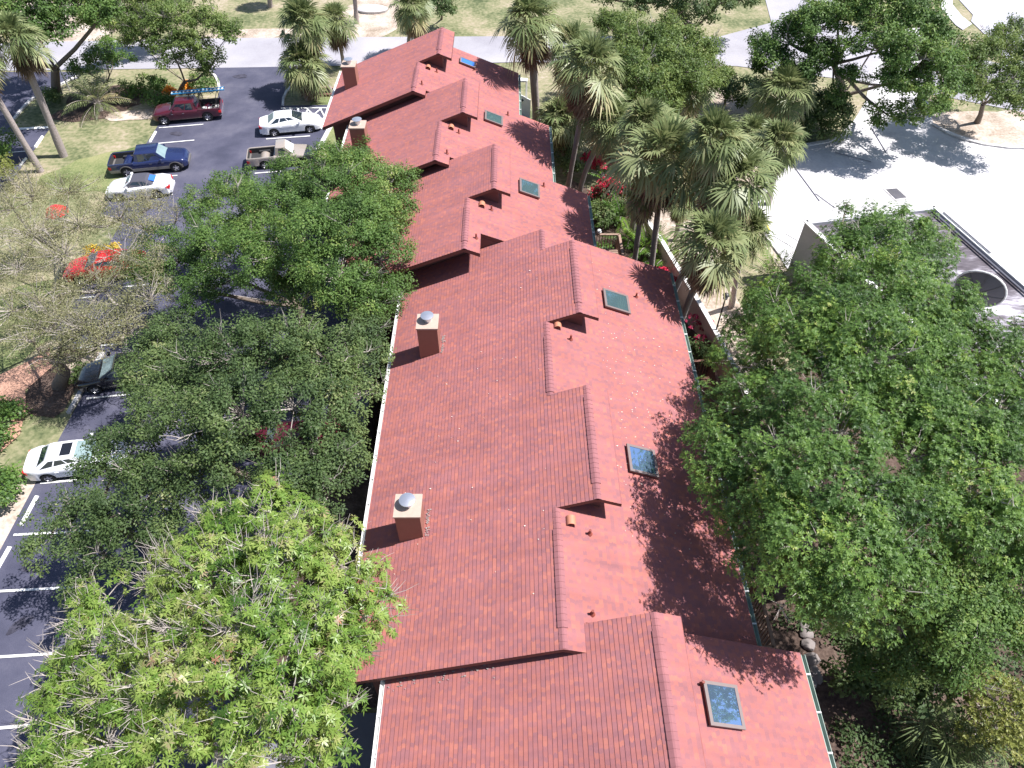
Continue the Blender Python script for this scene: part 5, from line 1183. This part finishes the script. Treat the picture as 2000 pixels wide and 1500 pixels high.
# ------------------------------------------------------------------ flat-roofed building
zr = 4.2; c1, c2 = P(1573, 432, zr), P(1824, 403, zr); e3 = P(1618, 475, zr)
dv = (e3-c1).normalized(); c4_ = c1+dv*15; c3 = c2+(P(2000, 556, zr)-c2).normalized()*16
o = c1.copy(); o.z = 0; t = thing('flat_roofed_building', 'flat-roofed building with a stained peeling roof behind the big right tree', 'building', tuple(o))
loc = lambda p, z: (p.x-o.x, p.y-o.y, z)
cor = [c1, c4_, c3, c2]; cen = sum(cor, Vector())/4; ins = [cen+(p-cen)*.965 for p in cor]
mb = MB(); mb.add([loc(p, 0) for p in cor]+[loc(p, zr) for p in cor]+[loc(p, zr) for p in ins]+[loc(p, zr-.22) for p in ins],
    [(k, (k+1) % 4, 4+(k+1) % 4, 4+k) for k in range(4)]+[(4+k, 4+(k+1) % 4, 8+(k+1) % 4, 8+k) for k in range(4)]+[(8+k, 8+(k+1) % 4, 12+(k+1) % 4, 12+k) for k in range(4)])
mb.build('wall', mat('painted_block_wall', (.42, .42, .44), .9), t)
M['oldroof'] = patchy('weathered_flat_roof', [(.38, (.075, .065, .075)), (.50, (.13, .115, .13)), (.57, (.27, .25, .28)), (.68, (.62, .60, .64))], .42, 3.5, .85, .2, .35, 8, (.55, 2.0, 1, R(30)))
mb = MB(); mb.add([loc(p, zr-.19) for p in ins], [(0, 1, 2, 3)]); rf = mb.build('roof', M['oldroof'], t)
mb = MB()
for a_, b_ in ((0, 3), (3, 2), (0, 1)):
    a2, b2 = cor[a_], cor[b_]; mb.bar(loc(a2, zr+.03), loc(b2, zr+.03), .30, .06)
mb.build('parapet_cap', 'white', t)
p5, p6 = c2.lerp(cen, .09), c3.lerp(cen, .09)
mb = MB(); mb.tube([loc(p5, zr-.05), loc(p5.lerp(p6, .62), zr-.05)], .06, 6); mb.tube([loc(c2.lerp(c3, .05), zr+.12), loc(c2.lerp(c3, .3), zr+.12)], .04, 6); mb.build('pipe', 'slate', t)
mb = MB(); w0, w1 = P(1545, 490), P(1553, 472)
mb.bar(loc(c1.lerp(c4_, .25), 0), loc(c1.lerp(c4_, .25), 2.4), .3, .3); mb.build('downpipe', 'slate', t)
# satellite dish on that roof
dc = P(1908, 574, zr+1.2); t = thing('satellite_dish', 'large panelled satellite dish with a white rim on the weathered flat roof', 'satellite dish', (dc.x, dc.y, zr-.2))
axd = Vector((.62, .74, .20)).normalized(); ux = axd.cross(Vector((0, 0, 1))).normalized(); uy = ux.cross(axd); c0 = Vector((0, 0, 1.45)); Rd = 1.15; V = []; fs = []
nr, na = 7, 24
for i in range(nr):
    r_ = Rd*i/(nr-1) if i else .02
    for j in range(na): an = 2*math.pi*j/na; V.append(c0+ux*math.cos(an)*r_+uy*math.sin(an)*r_+axd*(r_*r_/(4*1.05)))
for i in range(nr-1):
    for j in range(na): j2 = (j+1) % na; fs.append((i*na+j, i*na+j2, (i+1)*na+j2, (i+1)*na+j))
mesh_obj('dish', V, fs, 'dish', t, 60)
mb = MB(); mb.tube([V[(nr-1)*na+j % na] for j in range(na+1)], .05, 6, False); mb.build('rim', 'white', t, 60)
mb = MB()
for j in range(0, na, 3): mb.tube([V[i*na+j]-axd*.02 for i in range(nr)], .013, 4, False)
mb.build('ribs', 'cladding', t)
fd = c0+axd*1.3; mb = MB()
for j in (0, 8, 16): mb.tube([V[(nr-1)*na+j], fd], .018, 5)
mb.build('struts', 'white', t)
mb = MB(); mb.lathe([(0, 0), (.10, 0), (.10, .2), (0, .2)], 10, tuple(fd-Vector((0, 0, .1)))); mb.build('feed', 'white', t, 40)
mb = MB(); mb.tube([(0, 0, 0), tuple(c0-axd*.1)], .08, 8); mb.build('mast', 'slate', t)
